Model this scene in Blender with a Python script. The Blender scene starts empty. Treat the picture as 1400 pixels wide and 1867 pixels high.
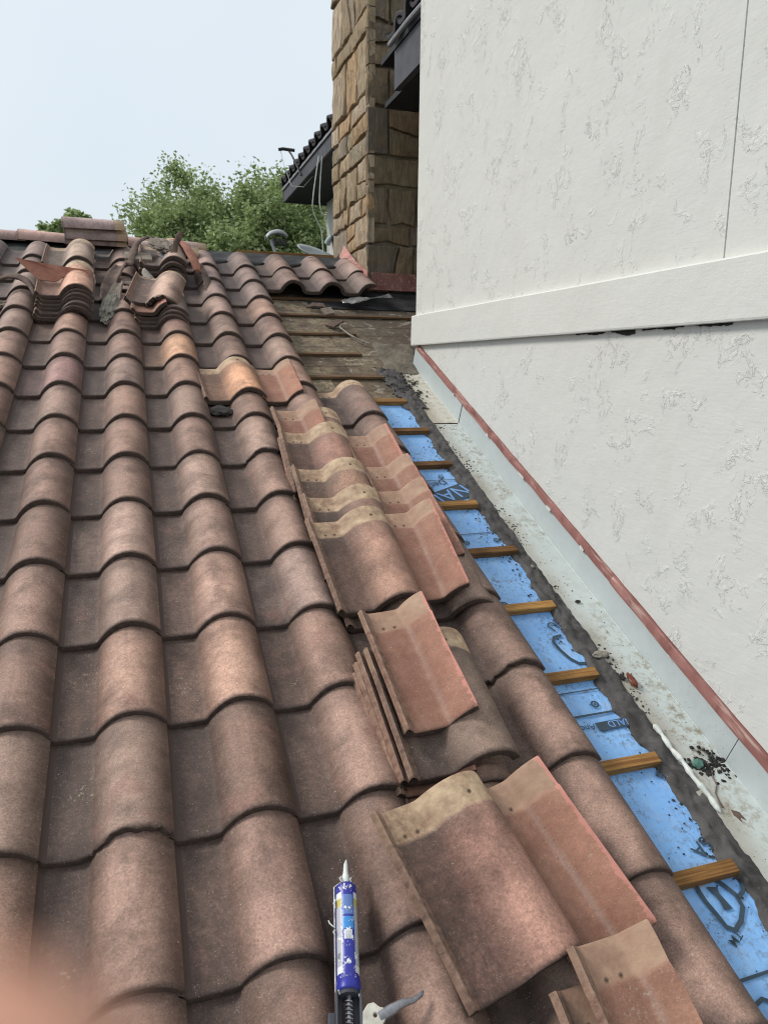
import bpy, bmesh, math, random
from mathutils import Vector, Matrix, noise

random.seed(7)
sc = bpy.context.scene
COL = sc.collection

# ------------------------------------------------------------------ camera
FPX = 1330.944
cam_d = bpy.data.cameras.new('camera')
cam_d.sensor_fit = 'HORIZONTAL'
cam_d.lens = 5.6
cam_d.sensor_width = 5.6 * 1400 / FPX
cam_d.clip_start = 0.004
cam_d.clip_end = 400
cam_d.dof.use_dof = True
cam_d.dof.focus_distance = 2.4
cam_d.dof.aperture_fstop = 1.5
cam = bpy.data.objects.new('camera', cam_d)
COL.objects.link(cam)
sc.camera = cam
CR = Vector((0.9495770588341906, -0.31342518631337496, 0.00824996486259838))
CD = Vector((-0.052823164752377416, -0.18586303903530982, -0.9811547502744415))
CF = Vector((0.3090519739483168, 0.9312462527736608, -0.19304738820730988))
CP = Vector((0.271, -5.467, -0.414))
mw = Matrix.Identity(4)
for i in range(3):
    mw[i][0] = CR[i]; mw[i][1] = -CD[i]; mw[i][2] = -CF[i]; mw[i][3] = CP[i]
cam.matrix_world = mw

# ------------------------------------------------------------------ world, sun, exposure
SUN_EL, SUN_AZ = 44.0, -58.0          # azimuth from +Y (up the roof), negative = to the left
w = bpy.data.worlds.new('World'); sc.world = w; w.use_nodes = True
nt = w.node_tree; N = nt.nodes; L = nt.links
N.clear()
wo = N.new('ShaderNodeOutputWorld'); bg = N.new('ShaderNodeBackground')
sky = N.new('ShaderNodeTexSky'); sky.sky_type = 'NISHITA'; sky.sun_disc = False
sky.sun_elevation = math.radians(SUN_EL); sky.sun_rotation = math.radians(SUN_AZ)
sky.air_density = 1.6; sky.dust_density = 4.0; sky.ozone_density = 1.0
# thin bright overcast veil in front of the blue
mixs = N.new('ShaderNodeMix'); mixs.data_type = 'RGBA'
mixs.inputs[0].default_value = 0.86
tc = N.new('ShaderNodeTexCoord'); nz = N.new('ShaderNodeTexNoise'); nz.inputs['Scale'].default_value = 1.3
nz.inputs['Detail'].default_value = 3
cr = N.new('ShaderNodeValToRGB')
cr.color_ramp.elements[0].position = 0.3; cr.color_ramp.elements[0].color = (6.2, 7.1, 8.0, 1)
cr.color_ramp.elements[1].position = 0.7; cr.color_ramp.elements[1].color = (7.2, 7.9, 8.5, 1)
L.new(tc.outputs['Generated'], nz.inputs['Vector']); L.new(nz.outputs['Fac'], cr.inputs['Fac'])
L.new(sky.outputs[0], mixs.inputs[6]); L.new(cr.outputs[0], mixs.inputs[7])
bg.inputs['Strength'].default_value = 0.108
L.new(mixs.outputs[2], bg.inputs['Color']); L.new(bg.outputs[0], wo.inputs[0])

sd = bpy.data.lights.new('sun', 'SUN'); sd.energy = 2.3; sd.angle = math.radians(15); sd.color = (1.0, 0.96, 0.90)
sun = bpy.data.objects.new('sun', sd); COL.objects.link(sun)
el, az = math.radians(SUN_EL), math.radians(SUN_AZ)
sdir = Vector((math.sin(az) * math.cos(el), math.cos(az) * math.cos(el), math.sin(el)))
sun.rotation_mode = 'QUATERNION'; sun.rotation_quaternion = sdir.to_track_quat('Z', 'Y')
sun.location = sdir * 20
sc.view_settings.view_transform = 'Standard'; sc.view_settings.look = 'None'
sc.cycles.filter_width = 1.05
sc.view_settings.exposure = 0.1; sc.view_settings.gamma = 1.0
try: sc.view_settings.use_curve_mapping = False
except Exception: pass

# ------------------------------------------------------------------ helpers
TH = 0.40590387481
RROT = Matrix.Rotation(TH, 4, 'X')
def W(u, v, ww=0.0): return RROT @ Vector((u, v, ww))
A = 0.31001; B = 0.37; TL = 0.46

def mesh_obj(name, verts, faces, mats, parent=None, smooth=False, angle=35, uvs=None, midx=None):
    me = bpy.data.meshes.new(name)
    me.from_pydata([tuple(v) for v in verts], [], faces)
    for m in (mats if isinstance(mats, (list, tuple)) else [mats]): me.materials.append(m)
    if uvs is not None:
        ul = me.uv_layers.new(name='UVMap')
        for lp in me.loops: ul.data[lp.index].uv = uvs[lp.vertex_index]
    if midx: 
        for p, k in zip(me.polygons, midx): p.material_index = k
    if smooth:
        me.polygons.foreach_set('use_smooth', [True] * len(me.polygons))
        me.set_sharp_from_angle(angle=math.radians(angle))
    me.update()
    o = bpy.data.objects.new(name, me); COL.objects.link(o)
    if parent: o.parent = parent
    return o

def tag(o, label=None, cat=None, group=None, kind=None):
    if label: o['label'] = label
    if cat: o['category'] = cat
    if group: o['group'] = group
    if kind: o['kind'] = kind
    return o

def empty(name, label, cat, mat=None, group=None):
    o = bpy.data.objects.new(name, None); COL.objects.link(o); o.empty_display_size = 0.1
    if mat is not None: o.matrix_world = mat
    return tag(o, label, cat, group)

class MB:
    """collects shapes into one mesh"""
    def __init__(s): s.v = []; s.f = []; s.m = []
    def add(s, vs, fs, mi=0):
        b = len(s.v); s.v += [Vector(x) for x in vs]; s.f += [tuple(i + b for i in f) for f in fs]; s.m += [mi] * len(fs)
    def box(s, c0, c1, mi=0, jit=0.0, M=None):
        x0, y0, z0 = c0; x1, y1, z1 = c1
        vs = [Vector(p) for p in ((x0,y0,z0),(x1,y0,z0),(x1,y1,z0),(x0,y1,z0),(x0,y0,z1),(x1,y0,z1),(x1,y1,z1),(x0,y1,z1))]
        if jit: vs = [v + Vector([random.uniform(-jit, jit) for _ in range(3)]) for v in vs]
        if M is not None: vs = [M @ v for v in vs]
        s.add(vs, [(0,3,2,1),(4,5,6,7),(0,1,5,4),(1,2,6,5),(2,3,7,6),(3,0,4,7)], mi)
    def tube(s, pts, r, n=8, mi=0, cap=True, rs=None):
        pts = [Vector(p) for p in pts]; rings = []; up = None
        for i, p in enumerate(pts):
            d = (pts[min(i+1, len(pts)-1)] - pts[max(i-1, 0)]).normalized()
            if up is None: up = d.orthogonal().normalized()
            else: up = (up - d * up.dot(d)).normalized()
            q = d.cross(up); rr = rs[i] if rs else r
            rings.append([p + (up * math.cos(2*math.pi*k/n) + q * math.sin(2*math.pi*k/n)) * rr for k in range(n)])
        vs = [v for ring in rings for v in ring]; fs = []
        for i in range(len(pts) - 1):
            for k in range(n):
                a = i*n + k; b = i*n + (k+1) % n
                fs.append((a, b, b + n, a + n))
        if cap: fs.append(tuple(range(n-1, -1, -1))); fs.append(tuple((len(pts)-1)*n + k for k in range(n)))
        s.add(vs, fs, mi)
    def obj(s, name, mats, parent=None, smooth=False, angle=35):
        return mesh_obj(name, s.v, s.f, mats, parent, smooth, angle, midx=s.m)

def bevel(o, wd, seg=2):
    b = o.modifiers.new('bevel', 'BEVEL'); b.width = wd; b.segments = seg; b.limit_method = 'ANGLE'; b.angle_limit = math.radians(40)
    return o

# ------------------------------------------------------------------ material helpers
class NT:
    def __init__(s, name):
        s.m = bpy.data.materials.new(name); s.m.use_nodes = True
        s.t = s.m.node_tree; s.t.nodes.clear()
        s.out = s.n('ShaderNodeOutputMaterial'); s.b = s.n('ShaderNodeBsdfPrincipled')
        s.l(s.b.outputs[0], s.out.inputs[0])
        s.b.inputs['Specular IOR Level'].default_value = 0.3
    def n(s, t, **k):
        x = s.t.nodes.new(t)
        for a, v in k.items(): setattr(x, a, v)
        return x
    def l(s, a, b): s.t.links.new(a, b)
    def coord(s, kind='Object'):
        return s.n('ShaderNodeTexCoord').outputs[kind]
    def mapping(s, vec, scale=(1,1,1), rot=(0,0,0), loc=(0,0,0)):
        m = s.n('ShaderNodeMapping'); m.inputs['Scale'].default_value = scale; m.inputs['Rotation'].default_value = rot
        m.inputs['Location'].default_value = loc
        s.l(vec, m.inputs[0]); return m.outputs[0]
    def noise(s, vec, scale, detail=4, rough=0.55, dist=0.0):
        x = s.n('ShaderNodeTexNoise'); x.inputs['Scale'].default_value = scale; x.inputs['Detail'].default_value = detail
        x.inputs['Roughness'].default_value = rough; x.inputs['Distortion'].default_value = dist
        s.l(vec, x.inputs['Vector']); return x.outputs['Fac']
    def voro(s, vec, scale, feature='F1', out='Distance', rnd=1.0):
        x = s.n('ShaderNodeTexVoronoi', feature=feature); x.inputs['Scale'].default_value = scale
        x.inputs['Randomness'].default_value = rnd
        s.l(vec, x.inputs['Vector']); return x.outputs[out]
    def ramp(s, fac, stops, interp='LINEAR'):
        x = s.n('ShaderNodeValToRGB'); r = x.color_ramp; r.interpolation = interp
        while len(r.elements) < len(stops): r.elements.new(0.5)
        for e, (p, c) in zip(r.elements, stops):
            e.position = p; e.color = (c, c, c, 1) if isinstance(c, (int, float)) else (c[0], c[1], c[2], 1)
        s.l(fac, x.inputs[0]); return x.outputs[0]
    def math(s, op, a, b=None, clamp=False):
        x = s.n('ShaderNodeMath', operation=op); x.use_clamp = clamp
        for i, v in enumerate((a, b)):
            if v is None: continue
            if isinstance(v, (int, float)): x.inputs[i].default_value = v
            else: s.l(v, x.inputs[i])
        return x.outputs[0]
    def mix(s, fac, a, b, blend='MIX'):
        x = s.n('ShaderNodeMix', data_type='RGBA', blend_type=blend)
        for i, v in ((0, fac), (6, a), (7, b)):
            if isinstance(v, (int, float)): x.inputs[i].default_value = v if i == 0 else (v, v, v, 1)
            elif isinstance(v, tuple): x.inputs[i].default_value = (v[0], v[1], v[2], 1)
            else: s.l(v, x.inputs[i])
        return x.outputs[2]
    def sep(s, vec):
        x = s.n('ShaderNodeSeparateXYZ'); s.l(vec, x.inputs[0]); return x.outputs
    def comb(s, x_, y_, z_):
        x = s.n('ShaderNodeCombineXYZ')
        for i, v in enumerate((x_, y_, z_)):
            if isinstance(v, (int, float)): x.inputs[i].default_value = v
            else: s.l(v, x.inputs[i])
        return x.outputs[0]
    def bump(s, h, strength=0.3, dist=0.01, prev=None):
        x = s.n('ShaderNodeBump'); x.inputs['Strength'].default_value = strength; x.inputs['Distance'].default_value = dist
        s.l(h, x.inputs['Height'])
        if prev is not None: s.l(prev, x.inputs['Normal'])
        return x.outputs[0]
    def done(s, col=None, rough=None, bump=None, metal=None, spec=None):
        for k, v in (('Base Color', col), ('Roughness', rough), ('Normal', bump), ('Metallic', metal), ('Specular IOR Level', spec)):
            if v is None: continue
            if isinstance(v, (int, float)): s.b.inputs[k].default_value = v
            elif isinstance(v, tuple): s.b.inputs[k].default_value = (v[0], v[1], v[2], 1)
            else: s.l(v, s.b.inputs[k])
        return s.m

def simple(name, c0, c1, scale=8, rough=0.8, bump=0.2, bscale=60, bdist=0.003, metal=0.0, coord='Object', spec=0.3):
    m = NT(name); co = m.coord(coord)
    f = m.noise(co, scale, 5); col = m.mix(m.ramp(f, [(0.3, 0.0), (0.7, 1.0)]), c0, c1)
    g = m.noise(co, bscale, 4)
    col = m.mix(0.35, col, m.mix(m.ramp(g, [(0.3, 0), (0.7, 1)]), (0.5,0.5,0.5), (1.0,1.0,1.0)), 'MULTIPLY')
    return m.done(col, rough, m.bump(g, bump, bdist), metal, spec)

# ---- clay tile: sandy glazed face, tan unglazed head band, optional raw terracotta with dusty cut edge
def clay(name, cut=False):
    m = NT(name)
    tcn = m.n('ShaderNodeTexCoord'); uv = tcn.outputs['UV']; oi = m.n('ShaderNodeObjectInfo')
    s = m.sep(uv); X, Y = s[0], s[1]
    off = m.math('MULTIPLY', oi.outputs['Random'], 37.0)
    co = m.comb(X, Y, off)
    blot = m.noise(co, 5.5, 4, 0.6, 0.3)
    streak = m.noise(m.mapping(co, (14, 2.2, 1)), 1.0, 4, 0.6)
    fine = m.noise(co, 190, 7, 0.85)
    mid = m.noise(co, 48, 7, 0.75)
    dark = m.mix(1.0, oi.outputs['Color'], (0.40, 0.37, 0.36), 'MULTIPLY')
    light = m.mix(1.0, oi.outputs['Color'], (2.35, 2.35, 2.35), 'MULTIPLY')
    base = m.mix(m.ramp(blot, [(0.33, 0.0), (0.52, 0.55), (0.68, 1.0)]), dark, oi.outputs['Color'])
    # kiln flash: pale sanded patches plus painted highlights on crown, dark flash in pan
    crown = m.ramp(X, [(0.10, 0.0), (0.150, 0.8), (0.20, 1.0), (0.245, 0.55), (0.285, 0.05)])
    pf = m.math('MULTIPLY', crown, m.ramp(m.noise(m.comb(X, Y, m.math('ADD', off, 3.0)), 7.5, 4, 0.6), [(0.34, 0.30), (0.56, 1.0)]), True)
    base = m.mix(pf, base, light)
    base = m.mix(m.math('MULTIPLY', m.ramp(streak, [(0.5, 0.0), (0.72, 0.6)]), 0.55), base, (0.105, 0.072, 0.060))
    rp = m.ramp(m.noise(m.comb(X, Y, m.math('ADD', off, 9.0)), 9, 3, 0.5), [(0.60, 0.0), (0.74, 0.5)])
    base = m.mix(rp, base, (0.30, 0.15, 0.12))
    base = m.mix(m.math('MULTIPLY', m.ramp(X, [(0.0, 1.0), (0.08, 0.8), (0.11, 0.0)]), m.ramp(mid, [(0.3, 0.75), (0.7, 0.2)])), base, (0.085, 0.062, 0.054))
    # tail edge of glaze goes dark
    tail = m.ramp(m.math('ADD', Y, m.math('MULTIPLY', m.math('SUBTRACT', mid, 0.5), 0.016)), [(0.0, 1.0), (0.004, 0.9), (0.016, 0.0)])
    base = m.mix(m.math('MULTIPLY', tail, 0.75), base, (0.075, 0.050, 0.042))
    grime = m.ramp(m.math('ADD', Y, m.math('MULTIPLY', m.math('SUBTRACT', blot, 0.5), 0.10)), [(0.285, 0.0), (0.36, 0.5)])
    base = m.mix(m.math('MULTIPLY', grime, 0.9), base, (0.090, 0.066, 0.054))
    if cut:
        terra = m.mix(m.ramp(m.noise(co, 12, 4, 0.6), [(0.35, 0), (0.7, 1)]), (0.27, 0.125, 0.085), (0.36, 0.19, 0.13))
        base = m.mix(0.78, base, terra)
    if cut:
        crz = m.math('ADD', X, m.math('MULTIPLY', m.math('SUBTRACT', mid, 0.5), 0.006))
        base = m.mix(m.math('MULTIPLY', m.ramp(crz, [(0.096, 0.0), (0.102, 0.5), (0.106, 0.5), (0.113, 0.0)]), m.ramp(blot, [(0.3, 0.3), (0.6, 1.0)])), base, (0.40, 0.29, 0.24))
    # sand
    SG = 0.42 if cut else 1.0
    base = m.mix(SG, base, m.ramp(fine, [(0.34, 0.55), (0.5, 0.98), (0.60, 1.25), (0.68, 1.9)]), 'MULTIPLY')
    base = m.mix(SG, base, m.ramp(mid, [(0.34, 0.84), (0.66, 1.14)]), 'MULTIPLY')
    spk = m.ramp(m.voro(co, 210), [(0.14, 1.0), (0.24, 0.0)])
    base = m.mix(m.math('MULTIPLY', m.math('MULTIPLY', spk, m.ramp(m.noise(co, 60, 3, 0.6), [(0.5, 0.0), (0.62, 1.0)])), 0.55), base, (0.62, 0.52, 0.46))
    pit = m.ramp(m.voro(co, 75), [(0.10, 1.0), (0.17, 0.0)])
    pg = m.ramp(m.noise(m.comb(X, Y, m.math('ADD', off, 21.0)), 11, 4, 0.6), [(0.52, 0.0), (0.60, 1.0)])
    base = m.mix(m.math('MULTIPLY', m.math('MULTIPLY', pit, pg), 0.55), base, (0.085, 0.060, 0.050))
    lich = m.math('MULTIPLY', m.ramp(m.noise(co, 95, 3, 0.6), [(0.60, 0.0), (0.64, 1.0)]), m.ramp(m.noise(m.comb(X, Y, m.math('ADD', off, 31.0)), 7, 3, 0.6), [(0.60, 0.0), (0.66, 0.6)]))
    base = m.mix(lich, base, (0.36, 0.31, 0.22))
    # head band, wavy boundary
    hb = m.math('ADD', Y, m.math('MULTIPLY', m.math('SUBTRACT', m.noise(m.comb(X, m.math('MULTIPLY', Y, 0.3), off), 9, 2), 0.5), 0.05))
    hm = m.math('MULTIPLY', m.ramp(hb, [(0.368, 0.0), (0.380, 1.0)]), m.math('GREATER_THAN', oi.outputs['Alpha'], 0.01))
    tan = m.mix(m.ramp(m.noise(co, 22, 5, 0.65), [(0.35, 0.0), (0.66, 1.0)]), (0.30, 0.190, 0.122), (0.60, 0.44, 0.285))
    tan = m.mix(m.math('MULTIPLY', m.ramp(X, [(0.05, 1.0), (0.15, 0.0)]), m.ramp(mid, [(0.45, 0.2), (0.6, 0.75)])), tan, (0.22, 0.125, 0.085))
    if cut: tan = m.mix(0.6, tan, (0.36, 0.21, 0.15))
    base = m.mix(hm, base, tan)
    # nail holes
    hole = None
    for hx, hy, r in ((0.028, 0.385, 0.0036), (0.066, 0.385, 0.0036), (0.205, 0.405, 0.0042)):
        d = m.n('ShaderNodeVectorMath', operation='DISTANCE'); m.l(m.comb(X, Y, 0.0), d.inputs[0]); d.inputs[1].default_value = (hx, hy, 0)
        k = m.ramp(d.outputs['Value'], [(r * 0.8, 1.0), (r * 1.3, 0.0)])
        hole = k if hole is None else m.math('MAXIMUM', hole, k)
    base = m.mix(hole, base, (0.03, 0.02, 0.015))
    # rib strip on the left edge: raw clay, darkened on laid tiles as painted seam shade
    rib = m.ramp(X, [(-0.05, 1.0), (0.0, 1.0), (0.0005, 0.0)])
    geo = m.n('ShaderNodeNewGeometry')
    base = m.mix(m.math('MULTIPLY', m.math('LESS_THAN', X, 0.0), m.math('LESS_THAN', oi.outputs['Alpha'], 0.01)), base, (0.085, 0.056, 0.046))
    base = m.mix(m.math('MULTIPLY', m.math('LESS_THAN', X, -0.004), m.math('MULTIPLY', m.math('GREATER_THAN', oi.outputs['Alpha'], 0.01), 0.72)), base, m.mix(m.ramp(mid, [(0.36, 0), (0.64, 1)]), (0.12, 0.065, 0.045), (0.34, 0.215, 0.150)))
    # white lime specks
    sp = m.ramp(m.voro(co, 26, out='Distance'), [(0.028, 1.0), (0.05, 0.0)])
    gate = m.ramp(m.noise(m.comb(X, Y, m.math('ADD', off, 5.0)), 6, 2), [(0.55, 0.0), (0.6, 1.0)])
    base = m.mix(m.math('MULTIPLY', m.math('MULTIPLY', sp, gate), 0.7), base, (0.6, 0.56, 0.5))
    if cut:
        ed = m.math('SUBTRACT', m.math('ADD', X, m.math('MULTIPLY', m.math('SUBTRACT', m.noise(co, 35, 5, 0.7), 0.5), 0.05)), oi.outputs['Alpha'] if 'Alpha' in oi.outputs else 0.17)
        base = m.mix(m.ramp(ed, [(0.0, 0.0), (0.006, 0.85)]), base, (0.62, 0.26, 0.21))
    h = m.math('ADD', m.math('MULTIPLY', fine, 0.5), mid)
    h = m.math('SUBTRACT', h, m.math('MULTIPLY', hole, 3.0))
    bm_ = m.bump(m.math('MULTIPLY', hm, -1.0), 0.6, 0.0035, None)
    return m.done(base, 0.68, m.bump(h, 0.6, 0.0032, bm_), None, 0.35)

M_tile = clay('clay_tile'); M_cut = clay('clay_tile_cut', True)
def raw():
    m = NT('raw_clay_edge'); co = m.coord()
    f = m.noise(co, 60, 5, 0.7)
    return m.done(m.mix(m.ramp(f, [(0.35, 0), (0.65, 1)]), (0.34, 0.14, 0.10), (0.62, 0.30, 0.24)), 0.9, m.bump(f, 0.5, 0.003))
M_raw = raw()
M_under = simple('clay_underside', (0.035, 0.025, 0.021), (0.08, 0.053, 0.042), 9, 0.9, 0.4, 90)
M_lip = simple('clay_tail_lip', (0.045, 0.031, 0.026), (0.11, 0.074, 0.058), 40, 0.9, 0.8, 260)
M_mortar = simple('mortar', (0.24, 0.21, 0.17), (0.40, 0.36, 0.30), 12, 0.95, 0.8, 70, 0.008)
M_greytile = simple('grey_shard', (0.17, 0.135, 0.105), (0.34, 0.285, 0.225), 12, 0.9, 0.6, 80)
M_brown = simple('brown_shard', (0.10, 0.068, 0.055), (0.24, 0.165, 0.13), 12, 0.85, 0.6, 90)
M_redclay = simple('red_clay', (0.36, 0.15, 0.105), (0.52, 0.25, 0.18), 14, 0.9, 0.5, 60)

def wood(name, c0, c1, cdark, gs=1.0):
    m = NT(name); co = m.coord(); oi = m.n('ShaderNodeObjectInfo')
    c = m.n('ShaderNodeVectorMath', operation='ADD'); m.l(co, c.inputs[0])
    k = m.comb(m.math('MULTIPLY', oi.outputs['Random'], 13.0), 0.0, m.math('MULTIPLY', oi.outputs['Random'], 7.0)); m.l(k, c.inputs[1])
    v = c.outputs[0]
    g = m.noise(m.mapping(v, (3.0, 120, 120)), 1.0, 4, 0.6, 0.8)
    b = m.noise(v, 5, 3)
    col = m.mix(m.ramp(g, [(0.40, 0.0), (0.56, 1.0)]), c0, c1)
    col = m.mix(m.ramp(g, [(0.60, 0.0), (0.70, 0.8)]), col, cdark)
    col = m.mix(m.ramp(b, [(0.45, 0.0), (0.75, 0.6)]), col, cdark)
    col = m.mix(1.0, col, m.mix(m.math('FRACT', m.math('MULTIPLY', oi.outputs['Random'], 5.7)), (0.36, 0.31, 0.28), (0.95, 0.92, 0.84)), 'MULTIPLY')
    return m.done(col, 0.7, m.bump(g, 0.4, 0.0015))
M_wood = wood('batten_wood', (0.27, 0.125, 0.040), (0.50, 0.28, 0.09), (0.075, 0.030, 0.012))
M_woodold = wood('old_batten_wood', (0.13, 0.075, 0.042), (0.24, 0.15, 0.085), (0.06, 0.035, 0.022))

def deck_old():
    m = NT('old_deck_felt'); co = m.coord()
    a = m.noise(co, 3.2, 6, 0.62, 0.5); b = m.noise(co, 26, 6, 0.7); c = m.noise(m.mapping(co, (3, 60, 60)), 1.0, 4, 0.6)
    col = m.ramp(a, [(0.30, (0.085, 0.064, 0.050)), (0.44, (0.20, 0.155, 0.115)), (0.56, (0.33, 0.265, 0.18)), (0.70, (0.43, 0.37, 0.26))])
    col = m.mix(m.ramp(b, [(0.40, 0.0), (0.62, 0.75)]), col, (0.10, 0.075, 0.058))
    col = m.mix(m.ramp(c, [(0.56, 0.0), (0.72, 0.5)]), col, (0.07, 0.05, 0.04))
    oi = m.n('ShaderNodeObjectInfo')
    col = m.mix(1.0, col, m.mix(oi.outputs['Random'], (0.55, 0.50, 0.46), (1.15, 1.12, 1.05)), 'MULTIPLY')
    s_ = m.sep(co); right_tone = m.ramp(m.math('ADD', s_[0], m.math('MULTIPLY', m.math('SUBTRACT', a, 0.5), 0.9)), [(0.0, 0.0), (1.0, 0.0)])
    right_dark = m.ramp(m.math('SUBTRACT', m.math('ADD', s_[0], m.math('MULTIPLY', m.math('SUBTRACT', a, 0.5), 1.2)), 1.25), [(0.35, 0.0), (0.75, 0.75)])  # deck turns darker towards its right end
    col = m.mix(right_dark, col, (0.085, 0.066, 0.050))
    cr_ = m.voro(m.mapping(co, (1, 1.0, 1)), 9, 'DISTANCE_TO_EDGE')
    ck = m.ramp(cr_, [(0.004, 1.0), (0.012, 0.0)])
    col = m.mix(m.math('MULTIPLY', ck, m.ramp(a, [(0.4, 0), (0.6, 0.8)])), col, (0.05, 0.04, 0.03))
    pale = m.ramp(m.noise(co, 11, 3, 0.5, 1.5), [(0.60, 0.0), (0.66, 0.7)])
    col = m.mix(m.math('MULTIPLY', pale, 0.6), col, (0.46, 0.42, 0.34))
    return m.done(col, 0.85, m.bump(m.math('ADD', b, a), 0.6, 0.006))
M_deck = deck_old()

def blue():
    m = NT('blue_underlayment'); co = m.coord()
    big = m.noise(co, 4, 5, 0.6); wr = m.noise(m.mapping(co, (3.5, 1.2, 1), (0, 0, 0.5)), 3.0, 4, 0.6, 1.2)
    col = m.mix(m.ramp(big, [(0.3, 0.0), (0.7, 1.0)]), (0.16, 0.37, 0.74), (0.27, 0.52, 0.88))
    d = m.noise(co, 60, 6, 0.78); gate = m.noise(co, 6.5, 4, 0.6)
    col = m.mix(m.math('MULTIPLY', m.ramp(d, [(0.50, 0.0), (0.62, 0.9)]), m.ramp(gate, [(0.42, 0.0), (0.60, 1.0)])), col, (0.13, 0.13, 0.13))
    col = m.mix(m.math('MULTIPLY', m.ramp(m.noise(co, 17, 5, 0.7), [(0.5, 0.0), (0.7, 0.55)]), m.ramp(gate, [(0.35, 1.0), (0.6, 0.2)])), col, (0.42, 0.50, 0.60))
    # dust gathered along the up-slope side of each batten
    s = m.sep(co); fr = m.math('FRACT', m.math('ADD', m.math('DIVIDE', m.math('ADD', s[1], m.math('MULTIPLY', m.math('SUBTRACT', big, 0.5), 0.10)), B), 20.0))
    col = m.mix(m.math('MULTIPLY', m.ramp(fr, [(0.03, 0.9), (0.16, 0.0)]), m.ramp(d, [(0.3, 0.25), (0.6, 1.0)])), col, (0.34, 0.27, 0.20))
    sp = m.ramp(m.voro(co, 38), [(0.06, 1.0), (0.10, 0.0)])
    col = m.mix(m.math('MULTIPLY', sp, m.ramp(gate, [(0.5, 0), (0.56, 0.9)])), col, (0.03, 0.03, 0.03))
    return m.done(col, 0.33, m.bump(m.math('ADD', wr, m.math('MULTIPLY', d, 0.12)), 0.55, 0.020), None, 0.5)
M_blue = blue()
M_ink = simple('dark_print', (0.035, 0.06, 0.085), (0.055, 0.085, 0.115), 20, 0.5, 0.1)
M_inklight = simple('light_print', (0.17, 0.34, 0.70), (0.22, 0.40, 0.74), 20, 0.5, 0.1)

def tar():
    m = NT('tar_sealant'); co = m.coord()
    a = m.noise(co, 14, 6, 0.6, 0.4); b = m.noise(co, 120, 4, 0.7)
    col = m.mix(m.ramp(a, [(0.35, 0.0), (0.65, 1.0)]), (0.040, 0.037, 0.036), (0.105, 0.098, 0.094))
    col = m.mix(m.ramp(b, [(0.62, 0.0), (0.72, 0.6)]), col, (0.28, 0.24, 0.20))
    return m.done(col, 0.72, m.bump(m.math('ADD', a, m.math('MULTIPLY', b, 0.3)), 0.6, 0.006))
M_tar = tar()
def crumbs():
    return simple('black_debris', (0.016, 0.015, 0.014), (0.06, 0.054, 0.048), 30, 0.9, 0.5, 90)
M_crumb = crumbs()

def flash(name, base, stain, amt):
    m = NT(name); co = m.coord()
    a = m.noise(co, 5, 5, 0.6); b = m.noise(co, 34, 6, 0.72); g = m.noise(co, 3.2, 3)
    col = m.mix(m.ramp(a, [(0.3, 0.0), (0.7, 1.0)]), base, tuple(min(1, c * 1.12) for c in base))
    s = m.sep(co)
    edge = m.ramp(m.math('SUBTRACT', m.math('ADD', s[0], m.math('MULTIPLY', m.math('SUBTRACT', b, 0.5), 0.22)), 1.0), [(0.870, 0.85), (0.925, 0.0)])
    edge = m.math('MULTIPLY', edge, m.ramp(g, [(0.30, 0.35), (0.6, 1.0)]))
    col = m.mix(m.math('MULTIPLY', m.ramp(b, [(0.47, 0.0), (0.64, 1.0)]), m.math('MULTIPLY', m.ramp(g, [(0.38, 0.15), (0.62, 1.0)]), amt)), col, stain)
    col = m.mix(m.math('MULTIPLY', edge, min(1.0, amt*0.75)), col, (0.30, 0.25, 0.18))
    sp = m.ramp(m.voro(co, 60), [(0.07, 1.0), (0.11, 0.0)])
    col = m.mix(m.math('MULTIPLY', sp, m.ramp(g, [(0.5, 0.0), (0.56, 0.8)])), col, (0.05, 0.045, 0.04))
    return m.done(col, 0.5, m.bump(b, 0.15, 0.002), 0.0, 0.45)
M_flash = flash('painted_flashing', (0.53, 0.57, 0.545), (0.30, 0.26, 0.19), 1.1)
M_flashv = flash('galvanised_upstand', (0.47, 0.52, 0.52), (0.38, 0.40, 0.38), 0.25)
M_flashold = flash('stained_flashing', (0.56, 0.53, 0.45), (0.30, 0.24, 0.15), 1.4)
def redflash(name='red_painted_metal', k=1.0):
    m = NT(name); co = m.coord()
    a = m.noise(co, 9, 5, 0.6, 0.6); b = m.noise(m.mapping(co, (40, 5, 40)), 1.0, 4, 0.6)
    col = m.mix(m.ramp(a, [(0.3, 0.0), (0.7, 1.0)]), (0.20 * k, 0.080 * k, 0.068 * k), (0.38 * k, 0.185 * k, 0.160 * k))
    col = m.mix(m.ramp(b, [(0.56, 0.0), (0.68, 0.8)]), col, (0.50, 0.36, 0.31))
    return m.done(col, 0.75, m.bump(m.math('ADD', a, b), 0.6, 0.004), 0.0, 0.25)
M_red = redflash(); M_pink = redflash('pink_painted_metal', 1.5)
M_caulk = simple('white_caulk', (0.62, 0.66, 0.62), (0.78, 0.80, 0.76), 20, 0.5, 0.4, 70, 0.003)

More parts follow.
